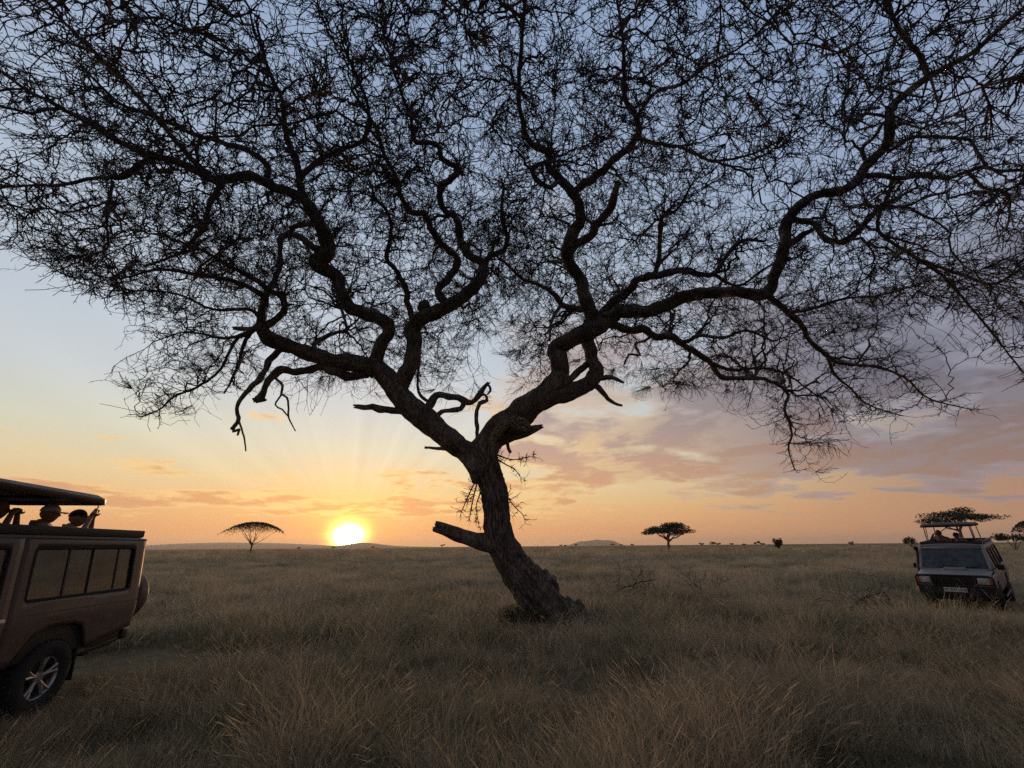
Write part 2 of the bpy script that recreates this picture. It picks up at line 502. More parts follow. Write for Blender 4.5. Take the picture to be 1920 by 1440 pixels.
# each limb: (points of its centre line as photo x, y, thickness), distance or height at its end, what it is
# 'Y' end distance from the camera plane, 'H' end height above ground
LIMBS = [
    ('left_fork', [(912, 890, 50), (885, 857, 46), (862, 838, 42), (820, 807, 41), (783, 775, 44), (752, 745, 41), (730, 715, 37), (707, 690, 33)], ('Y', 10.3), 'bark'),
    ('up_left', [(745, 738, 36), (757, 710, 31), (772, 680, 28), (776, 650, 28), (774, 622, 30), (790, 597, 28), (827, 580, 27), (870, 555, 24), (900, 523, 20), (907, 493, 18)], ('H', 8.9), 'bark'),
    ('up_left_on', [(907, 493, 17), (880, 477, 15), (862, 450, 14), (862, 423, 13), (853, 407, 13), (833, 397, 12), (827, 377, 12), (827, 353, 12), (857, 327, 12), (853, 313, 11), (827, 297, 10), (823, 277, 9), (803, 267, 9), (777, 263, 8), (770, 220, 7), (757, 187, 6), (735, 120, 5), (715, 40, 4)], ('H', 11.0), 'bark'),
    ('up_left_second', [(838, 572, 16), (822, 546, 14), (840, 522, 14), (857, 497, 14), (853, 478, 14), (827, 457, 13), (807, 427, 12), (797, 402, 11), (767, 395, 10), (750, 363, 9), (742, 330, 8), (720, 290, 7), (700, 230, 6), (660, 170, 5)], ('H', 10.6), 'bark'),
    ('up_left_third', [(775, 600, 12), (765, 570, 11), (762, 545, 12), (745, 510, 9), (725, 485, 8), (733, 440, 7), (728, 400, 6), (700, 370, 5)], ('H', 9.8), 'bark'),
    ('up_mid', [(907, 493, 10), (922, 478, 9), (950, 460, 8), (940, 400, 6), (945, 350, 5)], ('H', 10.2), 'bark'),
    ('left_long', [(703, 688, 28), (712, 650, 23), (730, 622, 23), (723, 603, 24), (700, 592, 24), (670, 582, 24), (650, 567, 23), (639, 546, 22), (632, 520, 22), (614, 507, 24), (597, 497, 26), (596, 488, 26), (613, 479, 26), (617, 462, 26), (607, 437, 25), (596, 414, 23), (570, 375, 19), (550, 363, 18), (520, 353, 17), (493, 338, 17), (460, 330, 17), (433, 334, 16), (400, 337, 15), (367, 320, 14), (333, 303, 13), (287, 293, 12), (247, 277, 11), (207, 257, 10), (173, 233, 9), (127, 210, 8), (93, 190, 7), (47, 167, 6), (0, 133, 5), (-80, 90, 4)], ('H', 9.9), 'bark'),
    ('left_long_up', [(567, 370, 15), (560, 327, 13), (553, 293, 12), (540, 267, 11), (533, 233, 9), (530, 190, 8), (500, 120, 6), (480, 40, 5)], ('H', 10.8), 'bark'),
    ('left_long_right', [(562, 332, 11), (600, 300, 10), (640, 280, 9), (680, 262, 7), (690, 200, 6), (650, 100, 5)], ('H', 11.0), 'bark'),
    ('left_long_fan', [(497, 339, 11), (503, 312, 11), (467, 283, 10), (427, 270, 10), (367, 253, 8), (317, 230, 7), (283, 213, 6), (220, 190, 5), (140, 110, 4)], ('H', 10.3), 'bark'),
    ('left_long_drop', [(417, 342, 10), (393, 383, 9), (383, 427, 8), (353, 457, 7), (333, 477, 5), (270, 500, 4)], ('H', 7.6), 'bark'),
    ('left_long_west', [(283, 294, 10), (260, 310, 11), (230, 333, 9), (187, 333, 7), (110, 347, 6), (67, 347, 5), (0, 352, 4), (-60, 360, 3)], ('H', 8.8), 'bark'),
    ('left_long_hang', [(212, 340, 6), (200, 400, 5), (203, 457, 4), (187, 473, 3), (100, 510, 2)], ('H', 7.2), 'bark'),
    ('far_left_high', [(390, 330, 11), (330, 265, 9), (260, 180, 8), (190, 110, 7), (110, 30, 5), (40, -60, 4)], ('H', 10.8), 'bark'),
    ('left_low', [(706, 694, 36), (688, 685, 35), (656, 681, 32), (618, 675, 30), (580, 665, 27), (548, 652, 26), (516, 640, 28), (500, 630, 24), (490, 614, 20), (489, 598, 15), (492, 579, 12), (497, 560, 12), (470, 540, 9), (430, 525, 8), (370, 515, 7), (300, 505, 5), (240, 520, 3)], ('H', 7.2), 'bark'),
    ('left_low_curl', [(500, 610, 14), (525, 592, 12), (533, 579, 12), (529, 557, 11), (506, 544, 10), (474, 521, 9), (440, 505, 7), (380, 470, 5), (300, 440, 4)], ('H', 8.6), 'bark'),
    ('left_low_west', [(490, 600, 8), (467, 580, 7), (400, 580, 5), (333, 552, 4), (260, 545, 3), (190, 560, 2)], ('H', 6.6), 'bark'),
    ('left_low_spray', [(487, 606, 9), (474, 620, 9), (458, 643, 7), (449, 675, 6), (433, 716, 4), (420, 738, 3)], ('H', 5.4), 'bark'),
    ('left_low_spray_two', [(470, 625, 7), (440, 640, 6), (413, 693, 5), (367, 727, 5), (327, 743, 4), (300, 767, 3), (262, 782, 2)], ('H', 4.8), 'bark'),
    ('left_low_spray_three', [(476, 618, 7), (440, 632, 6), (410, 633, 5), (383, 627, 4), (343, 623, 3), (290, 640, 2)], ('H', 6.3), 'bark'),
    ('left_dead_grey', [(610, 466, 14), (586, 464, 14), (570, 448, 13), (548, 440, 12), (527, 446, 11), (525, 470, 10), (522, 509, 10), (509, 534, 11), (497, 560, 12), (491, 580, 12), (487, 600, 10)], ('Y', 9.4), 'dead'),
    ('left_small_hook', [(600, 420, 10), (575, 421, 10), (557, 423, 10), (546, 434, 8), (542, 450, 5)], ('Y', 9.2), 'dead'),
    ('left_stub_low', [(500, 614, 14), (478, 617, 11), (440, 616, 7)], ('Y', 9.9), 'dead'),
    ('left_under', [(690, 700, 18), (656, 704, 19), (624, 695, 18), (599, 688, 15), (560, 697, 14), (529, 694, 15), (503, 713, 13), (494, 735, 11), (487, 746, 13), (482, 749, 9)], ('Y', 9.7), 'dead'),
    ('left_hanging', [(524, 655, 14), (502, 681, 12), (493, 703, 10), (471, 726, 9), (452, 748, 8), (442, 767, 7), (449, 783, 7), (440, 798, 7), (433, 805, 5)], ('Y', 9.5), 'dead'),
    ('left_hanging_tip', [(440, 798, 6), (438, 809, 5), (448, 806, 5), (446, 816, 4)], ('Y', 9.4), 'dead'),
    ('left_hanging_rod', [(448, 790, 4), (457, 818, 3.4), (461, 846, 2.6)], ('Y', 9.4), 'dead'),
    ('left_dangling', [(514, 706, 5), (530, 723, 5), (527, 739, 4.5), (538, 745, 4), (541, 767, 3.4), (541, 783, 3), (554, 808, 2.2)], ('Y', 9.6), 'dead'),
    ('left_dangling_two', [(527, 741, 4), (516, 759, 3.2), (529, 768, 3), (540, 781, 2.2)], ('Y', 9.6), 'dead'),
    ('left_mid_under', [(600, 668, 12), (590, 645, 9), (625, 625, 8), (650, 618, 6), (640, 580, 5)], ('Y', 11.0), 'bark'),
    ('right_fork', [(915, 888, 50), (908, 852, 47), (930, 808, 47), (967, 780, 46), (1000, 757, 46), (1032, 732, 42), (1050, 700, 37), (1047, 673, 33), (1044, 655, 31), (1067, 637, 31), (1100, 623, 33), (1123, 607, 36), (1137, 597, 30)], ('Y', 10.6), 'bark'),
    ('right_fork_second', [(1015, 752, 34), (1045, 744, 31), (1075, 733, 30), (1105, 717, 29), (1117, 697, 28), (1108, 667, 25), (1102, 640, 24), (1110, 615, 22)], ('Y', 10.9), 'bark'),
    ('right_link', [(1058, 722, 13), (1070, 710, 12), (1090, 693, 12), (1104, 680, 10)], ('Y', 10.8), 'bark'),
    ('right_dead_short', [(1112, 712, 12), (1130, 709, 10), (1147, 708, 9), (1170, 717, 5)], ('Y', 10.4), 'dead'),
    ('right_dead_hang', [(1112, 718, 12), (1127, 732, 10), (1140, 747, 8), (1152, 756, 6), (1167, 761, 3.5)], ('Y', 10.2), 'dead'),
    ('right_out', [(1128, 600, 28), (1150, 592, 26), (1173, 583, 25), (1207, 585, 23), (1240, 577, 23), (1280, 557, 22), (1325, 549, 21), (1377, 546, 21), (1426, 553, 21), (1447, 535, 19), (1457, 504, 19), (1471, 462, 19), (1472, 430, 19), (1480, 405, 18), (1507, 380, 17), (1540, 364, 16), (1580, 357, 16), (1607, 340, 16), (1620, 317, 17), (1643, 293, 16), (1663, 267, 16), (1667, 233, 15), (1675, 200, 14), (1703, 173, 13), (1737, 147, 13), (1780, 123, 10), (1830, 93, 9), (1880, 47, 8), (1925, 10, 7), (2000, -60, 5)], ('H', 10.6), 'bark'),
    ('right_out_up', [(1740, 143, 10), (1723, 100, 9), (1693, 67, 8), (1673, 27, 7), (1655, -30, 6)], ('H', 11.2), 'bark'),
    ('right_out_back', [(1673, 222, 6), (1630, 213, 5), (1580, 217, 4.5), (1590, 167, 4), (1590, 117, 3)], ('H', 10.8), 'bark'),
    ('right_out_east', [(1622, 330, 10), (1650, 328, 9), (1680, 333, 8), (1730, 330, 8), (1780, 333, 7), (1843, 313, 7), (1873, 320, 6), (1925, 318, 6), (2020, 300, 4)], ('H', 9.0), 'bark'),
    ('right_out_arch', [(1665, 285, 7), (1690, 270, 6), (1710, 257, 6), (1763, 257, 6), (1817, 263, 6), (1830, 283, 5), (1850, 312, 5)], ('H', 9.2), 'bark'),
    ('right_out_loop', [(1622, 300, 8), (1617, 277, 7), (1643, 253, 6), (1652, 236, 6), (1668, 222, 6)], ('H', 9.9), 'bark'),
    ('right_out_droop', [(1817, 325, 6), (1847, 353, 5), (1887, 363, 5), (1893, 400, 4), (1887, 433, 3)], ('H', 8.0), 'bark'),
    ('right_out_drop', [(1673, 333, 7), (1667, 363, 6), (1650, 400, 6), (1647, 433, 5), (1679, 459, 6), (1724, 487, 6), (1759, 511, 6), (1794, 546, 5), (1836, 594, 4), (1870, 636, 4), (1891, 664, 3), (1925, 706, 2)], ('H', 5.4), 'bark'),
    ('right_out_drop_two', [(1728, 489, 6), (1801, 515, 6), (1863, 532, 5), (1919, 504, 4), (1990, 500, 3)], ('H', 6.6), 'bark'),
    ('right_swing', [(1478, 412, 12), (1495, 413, 11), (1527, 420, 10), (1547, 447, 10), (1580, 453, 10), (1607, 437, 9), (1633, 407, 8), (1660, 385, 6), (1720, 350, 4)], ('H', 8.6), 'bark'),
    ('right_broken', [(1472, 462, 12), (1492, 450, 12), (1508, 440, 10), (1522, 432, 7)], ('Y', 8.6), 'rotten'),
    ('right_down', [(1436, 552, 14), (1450, 562, 12), (1474, 584, 11), (1502, 608, 10), (1516, 636, 9), (1551, 667, 8), (1575, 681, 7), (1645, 688, 5), (1697, 709, 4), (1742, 747, 3), (1822, 768, 2)], ('H', 5.2), 'bark'),
    ('right_down_two', [(1551, 668, 7), (1565, 702, 5), (1592, 726, 4), (1627, 758, 3), (1686, 778, 2)], ('H', 4.9), 'bark'),
    ('right_down_mid', [(1474, 586, 8), (1520, 580, 6), (1580, 560, 5), (1640, 555, 4), (1700, 540, 3)], ('H', 7.2), 'bark'),
    ('right_low', [(1137, 603, 20), (1155, 610, 16), (1180, 620, 15), (1207, 617, 15), (1227, 630, 14), (1257, 630, 13), (1280, 645, 12), (1311, 664, 11), (1332, 681, 10), (1346, 702, 9), (1370, 709, 9), (1419, 709, 8), (1454, 719, 7), (1478, 740, 6), (1471, 765, 5), (1485, 810, 4), (1478, 841, 3), (1490, 880, 2)], ('H', 3.9), 'bark'),
    ('right_low_up', [(1270, 640, 9), (1290, 640, 8), (1311, 629, 7), (1356, 633, 6), (1400, 620, 5), (1450, 640, 4)], ('H', 6.4), 'bark'),
    ('right_low_branch', [(1330, 680, 8), (1375, 694, 6), (1420, 690, 5), (1470, 700, 4), (1530, 740, 3)], ('H', 5.6), 'bark'),
    ('right_dead_curl', [(1222, 630, 6), (1210, 638, 5), (1191, 646, 4.5), (1200, 666, 4.5), (1180, 665, 4.5), (1170, 683, 3)], ('Y', 10.5), 'dead'),
    ('right_up', [(1127, 592, 18), (1147, 567, 16), (1173, 550, 16), (1193, 527, 14), (1227, 517, 14), (1280, 507, 13), (1315, 515, 11), (1342, 511, 9), (1360, 483, 8), (1391, 452, 7), (1433, 452, 5)], ('H', 8.6), 'bark'),
    ('right_up_on', [(1338, 513, 7), (1367, 532, 6), (1395, 532, 5), (1440, 500, 4), (1500, 480, 3)], ('H', 8.2), 'bark'),
    ('right_upright', [(1226, 517, 9), (1233, 495, 9), (1237, 450, 8), (1241, 407, 8), (1270, 392, 5), (1300, 340, 4)], ('H', 9.6), 'bark'),
    ('centre_up', [(1117, 605, 26), (1100, 567, 25), (1090, 527, 23), (1070, 497, 22), (1061, 470, 21), (1074, 440, 22), (1088, 412, 20), (1083, 377, 18), (1070, 357, 17), (1040, 327, 15), (1027, 310, 13), (1030, 287, 12), (1000, 273, 11), (983, 247, 10), (980, 227, 9), (973, 193, 8), (973, 147, 8), (977, 100, 8), (980, 50, 7), (987, -10, 6), (1000, -120, 5)], ('H', 11.3), 'bark'),
    ('centre_right', [(1076, 360, 16), (1107, 337, 15), (1133, 317, 14), (1157, 293, 14), (1187, 270, 13), (1197, 240, 12), (1190, 213, 10), (1173, 187, 9), (1170, 143, 8), (1170, 110, 7), (1165, 50, 5), (1150, -40, 4)], ('H', 11.3), 'bark'),
    ('centre_right_fan', [(1194, 225, 8), (1213, 190, 7), (1240, 167, 7), (1280, 157, 6), (1330, 120, 5), (1400, 80, 4), (1480, 0, 3)], ('H', 11.0), 'bark'),
    ('centre_right_east', [(1194, 258, 8), (1223, 267, 7), (1257, 273, 7), (1280, 277, 6), (1330, 300, 6), (1360, 300, 5), (1420, 285, 4), (1500, 240, 3)], ('H', 10.0), 'bark'),
    ('centre_loop', [(1048, 338, 10), (1030, 351, 9), (1004, 335, 9), (1000, 315, 8), (1018, 305, 7), (1030, 300, 6)], ('H', 9.3), 'bark'),
    ('centre_broken', [(1062, 478, 18), (1080, 458, 16), (1105, 444, 15), (1116, 432, 14), (1114, 420, 14)], ('Y', 9.6), 'bark'),
    ('centre_broken_tip', [(1112, 424, 15), (1127, 413, 14), (1147, 390, 16), (1153, 367, 14), (1158, 347, 10)], ('Y', 9.2), 'rotten'),
    ('centre_left', [(1092, 582, 12), (1070, 578, 11), (1053, 570, 10), (1040, 553, 9), (1017, 537, 7), (980, 523, 6), (955, 500, 5), (930, 480, 3)], ('H', 8.6), 'bark'),
    ('centre_left_drop', [(1052, 572, 8), (1040, 590, 6), (1032, 610, 5), (1030, 640, 3)], ('H', 6.6), 'bark'),
    ('middle_curl', [(795, 777, 18), (806, 758, 15), (818, 742, 13), (833, 740, 12), (853, 744, 13), (871, 749, 14), (884, 753, 11), (896, 744, 10), (904, 729, 9), (914, 717, 6)], ('Y', 10.2), 'dead'),
    ('middle_hook', [(912, 719, 6), (918, 725, 5), (919, 733, 4.5), (913, 740, 3)], ('Y', 10.2), 'dead'),
    ('middle_drop', [(898, 742, 6), (909, 740, 5), (913, 751, 7), (900, 757, 8), (893, 778, 8), (895, 804, 8), (893, 822, 7), (882, 838, 9)], ('Y', 10.5), 'dead'),
    ('middle_low', [(869, 752, 10), (864, 766, 10), (848, 769, 9), (828, 771, 9), (815, 785, 9), (818, 800, 8)], ('Y', 10.4), 'dead'),
    ('middle_left', [(806, 754, 7), (797, 749, 6), (785, 735, 6), (784, 700, 5), (787, 670, 5)], ('Y', 10.3), 'dead'),
    ('left_stub', [(770, 771, 18), (735, 769, 14), (705, 766, 14), (680, 763, 11), (668, 762, 7)], ('Y', 10.4), 'dead'),
    ('left_peg', [(840, 842, 7), (820, 841, 6), (797, 839, 4.5)], ('Y', 10.6), 'dead'),
    ('stub_right', [(925, 836, 26), (940, 824, 23), (955, 819, 21), (971, 815, 18), (993, 807, 15), (1005, 803, 12), (1014, 800, 6)], ('Y', 10.15), 'dead'),
    ('trunk_stub', [(945, 1028, 40), (915, 1018, 34), (890, 1012, 28), (868, 1006, 24), (845, 997, 23), (828, 991, 22), (818, 988, 20)], ('Y', 10.2), 'dead'),
]
# sprays of fine twigs with no limb of note of their own: (photo points, end)
SPRAYS = [
    ([(905, 880, 4), (890, 905, 3), (878, 930, 2.5), (865, 960, 1.5)], ('Y', 10.4)),
    ([(900, 885, 4), (892, 915, 3), (885, 945, 2.5), (880, 975, 1.5)], ('Y', 10.3)),
    ([(908, 890, 3), (900, 925, 2.5), (893, 950, 2), (898, 985, 1.2)], ('Y', 10.3)),
    ([(930, 852, 4), (945, 858, 3), (965, 862, 2.2), (1000, 855, 1.2)], ('Y', 10.2)),
    ([(930, 860, 3.5), (950, 872, 2.5), (965, 880, 2), (975, 893, 1.2)], ('Y', 10.2)),
    ([(950, 930, 3), (965, 950, 2), (980, 965, 1.6), (985, 980, 1.0)], ('Y', 10.3)),
]

LIMB_PTS = []           # (px, py, Y, pathlength) of everything traced so far
SEEDS = []              # nodes that may grow twigs: pos, tangent, radius, path length
SPRAY_PTS = []


def trunk_line():
    px = [(1056, 1205, 104), (1050, 1190, 98), (1036, 1160, 84), (1018, 1130, 74), (998, 1105, 68), (966, 1063, 61),
          (945, 1025, 57), (934, 990, 52), (929, 947, 49), (922, 909, 51), (910, 872, 52), (898, 845, 44)]
    R = catmull(px, 4)
    P = np.array([at_y(a, b, TREE_Y - 0.3 * (i / len(R))) for i, (a, b, _) in enumerate(R)])
    return R, P


def px_to_radius(w, P):
    zd = P[:, 1] * CP + (P[:, 2] - CAM_H) * SP
    return 0.5 * w * zd / F_PX


def rough_tube(P, R, sides, amp, ridge, seed, cap=True, kinky=0.55):
    """a bark tube: ridged and lumpy surface, closed ends"""
    m = len(P)
    T = unit(np.gradient(P, axis=0))
    N = np.zeros_like(P)
    n0 = np.cross(T[0], [0.3, -1.0, 0.2])
    N[0] = n0 / np.linalg.norm(n0)
    for i in range(1, m):
        v = N[i - 1] - T[i] * (N[i - 1] @ T[i])
        N[i] = v / max(np.linalg.norm(v), 1e-9)
    B = np.cross(T, N)
    s = np.concatenate([[0], np.cumsum(np.linalg.norm(np.diff(P, axis=0), axis=1))])
    a = np.linspace(0, 2 * np.pi, sides, endpoint=False)
    fq = 1.4 + 0.22 / max(float(np.mean(R)), 0.02)
    V = np.zeros((m, sides, 3))
    # knotty, slightly kinked centre line
    kink = np.array([[mnoise.noise((seed + 31, s_ * fq * 0.9, 1.0)), mnoise.noise((seed + 57, s_ * fq * 0.9, 5.0))] for s_ in s]) * (kinky * R)[:, None]
    P = P + (kink[:, :1] * N + kink[:, 1:] * B) * np.minimum(1, np.arange(m) / 6.0)[:, None]
    for i in range(m):
        for j in range(sides):
            ca, sa = math.cos(a[j]), math.sin(a[j])
            lump = mnoise.noise((ca * 1.1 + seed, sa * 1.1, s[i] * fq))
            k = R[i] * (1 + amp * lump)
            if ridge:
                tw = a[j] + 0.25 * s[i]
                rg = mnoise.noise((math.cos(tw) * 5.2 + seed, math.sin(tw) * 5.2, s[i] * 0.9))
                fi = mnoise.noise((math.cos(tw) * 13 + seed, math.sin(tw) * 13, s[i] * 3.0))
                k += R[i] * (ridge * (0.10 - abs(rg) * 0.42) + ridge * 0.14 * fi)
            V[i, j] = P[i] + k * (ca * N[i] + sa * B[i])
    idx = np.arange(m * sides).reshape(m, sides)
    a0, a1 = idx[:-1], idx[1:]
    Q = np.stack([a0, np.roll(a0, -1, 1), np.roll(a1, -1, 1), a1], -1).reshape(-1, 4)
    V = V.reshape(-1, 3)
    tris = []
    if cap:
        V = np.vstack([V, P[0], P[-1] + T[-1] * R[-1] * 0.25])
        c0, c1 = m * sides, m * sides + 1
        for j in range(sides):
            tris.append((c0, idx[0, (j + 1) % sides], idx[0, j]))
            tris.append((c1, idx[-1, j], idx[-1, (j + 1) % sides]))
    return V, Q, np.array(tris) if tris else None


def blob(center, rad, seed, amp=0.35, n=14):
    """lumpy knot of wood"""
    V, Q, T = [], [], []
    for i in range(n + 1):
        th = math.pi * i / n
        for j in range(2 * n):
            ph = math.pi * j / n
            d = np.array([math.sin(th) * math.cos(ph), math.sin(th) * math.sin(ph), math.cos(th)])
            k = 1 + amp * mnoise.noise(Vector(d * 1.7) + Vector((seed, 0, 0))) + 0.4 * amp * mnoise.noise(Vector(d * 5) + Vector((seed, 3, 0)))
            V.append(np.array(center) + d * np.array(rad) * k)
    for i in range(n):
        for j in range(2 * n):
            a, b = i * 2 * n + j, i * 2 * n + (j + 1) % (2 * n)
            Q.append((a, a + 2 * n, b + 2 * n, b))
    return np.array(V), np.array(Q)


tree = empty('acacia_tree', tuple(TREE_BASE))
tag(tree, 'large leaning acacia with bare tangled twigs and a broad forked crown', 'tree')
TB = TREE_BASE


def tree_part(name, bag, mat):
    me = bag.mesh(name)
    me.transform(Matrix.Translation(Vector(-TB)))
    return obj(name, me, mat, tree)


# trunk with its burl and hollow foot
tp, tP = trunk_line()
bag = Bag()
tr = px_to_radius(tp[:, 2], tP) * 0.92
V, Q, T = rough_tube(tP, tr, 130, 0.12, 1.15, 1.3, kinky=0.08)
bag.add(V, Q, T)
pl = 0.0
for i in range(len(tp)):
    LIMB_PTS.append((tp[i, 0], tp[i, 1], tP[i, 1], i * 0.06))
trunk_len = len(tp) * 0.06
V, Q = blob(at_y(1026, 1112, TREE_Y + 0.05), (0.24, 0.28, 0.44), 4.2, 0.3)
bag.add(V, Q)
trunk = tree_part('trunk', bag, BARK)
bag = Bag()
for k, (px, py, y, r) in enumerate([(1076, 1150, TREE_Y + 0.25, (0.29, 0.32, 0.30)), (1060, 1166, TREE_Y, (0.32, 0.34, 0.24)),
                                    (1022, 1178, TREE_Y - 0.2, (0.34, 0.30, 0.20)), (1088, 1172, TREE_Y + 0.3, (0.20, 0.26, 0.14))]):
    V, Q = blob(at_y(px, py, y), r, 9.1 + k * 2.3, 0.5, 18)
    bag.add(V, Q)
tree_part('root_burl', bag, BARK)
# the split-off edge standing beside the hollow on the lean's upper side
bag = Bag()
pp = catmull([(1032, 1086, 9), (1042, 1096, 12), (1043, 1110, 11), (1040, 1124, 9), (1049, 1142, 11), (1062, 1162, 14)], 5)
P3 = np.array([at_y(a, b, TREE_Y - 0.12) for a, b, _ in pp])
V, Q, T = rough_tube(P3, px_to_radius(pp[:, 2], P3), 14, 0.35, 0.6, 8.8)
bag.add(V, Q, T)
tree_part('split_edge', bag, ROTTEN)


def y_of_parent(px, py):
    L = np.array(LIMB_PTS)
    k = np.argmin((L[:, 0] - px) ** 2 + (L[:, 1] - py) ** 2)
    return L[k, 2], L[k, 3]


def lay_limb(pts, end, wob=0.10, seed=0.0):
    R = catmull(pts, 6)
    y0, p0 = y_of_parent(pts[0][0], pts[0][1])
    if end[0] == 'Y':
        y1 = end[1]
    else:
        y1 = at_h(pts[-1][0], pts[-1][1], end[1])[1]
    s = np.concatenate([[0], np.cumsum(np.hypot(*np.diff(R[:, :2], axis=0).T))])
    t = s / s[-1]
    n = len(R)
    w = np.array([mnoise.noise((seed, k * 0.16, 2.0)) for k in range(n)]) * np.minimum(1, 4 * t) * np.minimum(1, 3 * (1 - t) + 0.3)
    ys = y0 + (y1 - y0) * (0.35 * t + 0.65 * t * t * (3 - 2 * t)) + wob * w
    P = np.array([at_y(a, b, yy) for (a, b, _), yy in zip(R, ys)])
    return R, P, p0


for li, (nm, pts, end, kind) in enumerate(LIMBS):
    wob = 0.25 if len(pts) > 8 else 0.08
    R, P, p0 = lay_limb(pts, end, wob, li * 3.7)
    rad = np.maximum(px_to_radius(R[:, 2], P) * 0.97, 0.006)
    big = R[0, 2] > 20
    sides = 40 if R[0, 2] > 34 else 24 if big else 12 if R[0, 2] > 9 else 8
    mat = {'bark': BARK, 'dead': DEADWOOD if nm in ('left_dead_grey', 'left_hanging_rod', 'left_dangling', 'left_small_hook') else BARK, 'rotten': ROTTEN}[kind]
    bag = Bag()
    V, Q, T = rough_tube(P, rad, sides, 0.26 if big else 0.42, 0.8 if big else 0.35, li * 1.7, kinky=0.16 if R[0, 2] > 34 else 0.3 if big else 0.55)
    if kind in ('dead', 'rotten') and pts[-1][2] >= 6:      # splintered broken end
        m = len(P)
        for j in range(sides):
            V[(m - 1) * sides + j] += unit(P[-1] - P[-3]) * rad[-1] * ((1.0 if nm == 'trunk_stub' else 2.6) * random.random() ** 1.4 - 0.3)
            V[(m - 2) * sides + j] += unit(P[-1] - P[-3]) * rad[-1] * 0.5 * random.random()
    bag.add(V, Q, T)
    if nm == 'up_left':
        V, Q = blob(at_y(795, 575, 10.1), (0.17, 0.15, 0.18), 2.2, 0.3)
        bag.add(V, Q)
    if nm == 'left_under':
        V, Q = blob(at_y(487, 748, 9.7), (0.13, 0.12, 0.09), 5.2, 0.4, 8)
        bag.add(V, Q)
    tree_part('limb' if kind == 'bark' else 'dead_limb', bag, mat)
    sl = np.concatenate([[0], np.cumsum(np.linalg.norm(np.diff(P, axis=0), axis=1))])
    for k in range(len(R)):
        LIMB_PTS.append((R[k, 0], R[k, 1], P[k, 1], p0 + sl[k]))
    if kind == 'bark' and nm not in ('left_fork', 'right_fork', 'right_fork_second', 'right_link'):
        Tn = unit(np.gradient(P, axis=0))
        for k in range(2, len(P), 2):
            if rad[k] < 0.21:
                SEEDS.append((P[k], Tn[k], rad[k], p0 + sl[k]))
        if pts[-1][2] <= 5:
            for k in range(len(P) // 3, len(P)):
                SPRAY_PTS.append((P[k], 0.30 + 0.35 * (1 - k / len(P))))
# ---------------------------------------------------------------- twigs: grown towards points spread through the crown
CROWN = np.array([(-900, -1500), (-900, 330), (-300, 420), (0, 440), (60, 500), (180, 570), (235, 560), (255, 640), (240, 700),
                  (250, 775), (330, 780), (430, 740), (470, 715), (500, 715), (600, 728), (700, 722), (770, 700), (800, 745), (870, 750), (915, 715),
                  (885, 650), (915, 600), (940, 600), (950, 650), (985, 735), (1035, 715), (1055, 640), (1110, 645), (1140, 690), (1180, 730),
                  (1250, 735), (1340, 712), (1420, 760), (1450, 790), (1500, 870), (1545, 860), (1560, 800), (1650, 790),
                  (1790, 770), (1810, 745), (1700, 650), (1650, 600), (1690, 545), (1770, 560), (1860, 650), (1960, 740),
                  (2900, 740), (2900, -1500)], float)


def inside(px, py, poly):
    r = np.zeros(px.shape, bool)
    j = len(poly) - 1
    for i in range(len(poly)):
        xi, yi = poly[i]
        xj, yj = poly[j]
        c = ((yi > py) != (yj > py)) & (px < (xj - xi) * (py - yi) / (yj - yi + 1e-12) + xi)
        r ^= c
        j = i
    return r


CC = np.array([0.1, 9.4])


def crown_points(n):
    out = []
    got = 0
    while got < n:
        k = 60000
        r = 12.8 * np.sqrt(RNG.random(k))
        a = RNG.random(k) * 2 * np.pi
        x, y = CC[0] + r * np.cos(a) * 1.05, CC[1] + r * np.sin(a)
        zt = 11.7 - 0.020 * r * r
        zb = 7.6 - 0.034 * r * r
        u = RNG.random(k)
        u = np.where(RNG.random(k) < 0.55, 1 - (1 - u) ** 2.0, u)
        z = zb + (zt - zb) * u
        P = np.stack([x, y, z], 1)
        px, py, zd = project(P)
        vis = (zd > 0.5) & (px > -160) & (px < 2080) & (py > -160)
        ok = np.where(vis, inside(px + RNG.normal(size=k) * 26, py + RNG.normal(size=k) * 26, CROWN), RNG.random(k) < 0.22)
        # uneven: looser and denser clumps
        cl = np.sin(x * 0.9 + 1.3 * np.sin(z * 1.1)) * np.sin(y * 0.8 + 2 + 1.1 * np.sin(x * 0.7)) + 0.6 * np.sin(z * 2.3 + x * 1.7)
        ok &= RNG.random(k) < np.clip(0.55 + 0.48 * cl, 0.05, 1) * np.where(vis & (px < 470) & (py > 600), 0.40, 1.0) * np.where(vis & (px > 470) & (py > 620), 0.62, 1.0) * np.where(vis & ((px < 110) | (px > 1740)), 0.62, 1.0) * np.where((px < 1000) & (py < 560) & (px > -160), 1.0, 0.66)
        P = P[ok]
        out.append(P)
        got += len(P)
    return np.concatenate(out)[:n]


def clumped(n, k, sx, sz, share):
    """points gathered in flat-lying tufts, as the fine twigs grow"""
    c = crown_points(k)
    m = int(n * share)
    j = RNG.integers(0, k, m)
    w = 0.5 + RNG.random(k)
    return np.vstack([c[j] + RNG.normal(size=(m, 3)) * np.array([sx, sx, sz]) * w[j][:, None], crown_points(n - m)])


NP = np.array([s[0] for s in SEEDS])
NTG = np.array([s[1] for s in SEEDS])
NR = np.array([s[2] for s in SEEDS])
NL = np.array([s[3] for s in SEEDS])
twig_bag = Bag()
spur_src = []


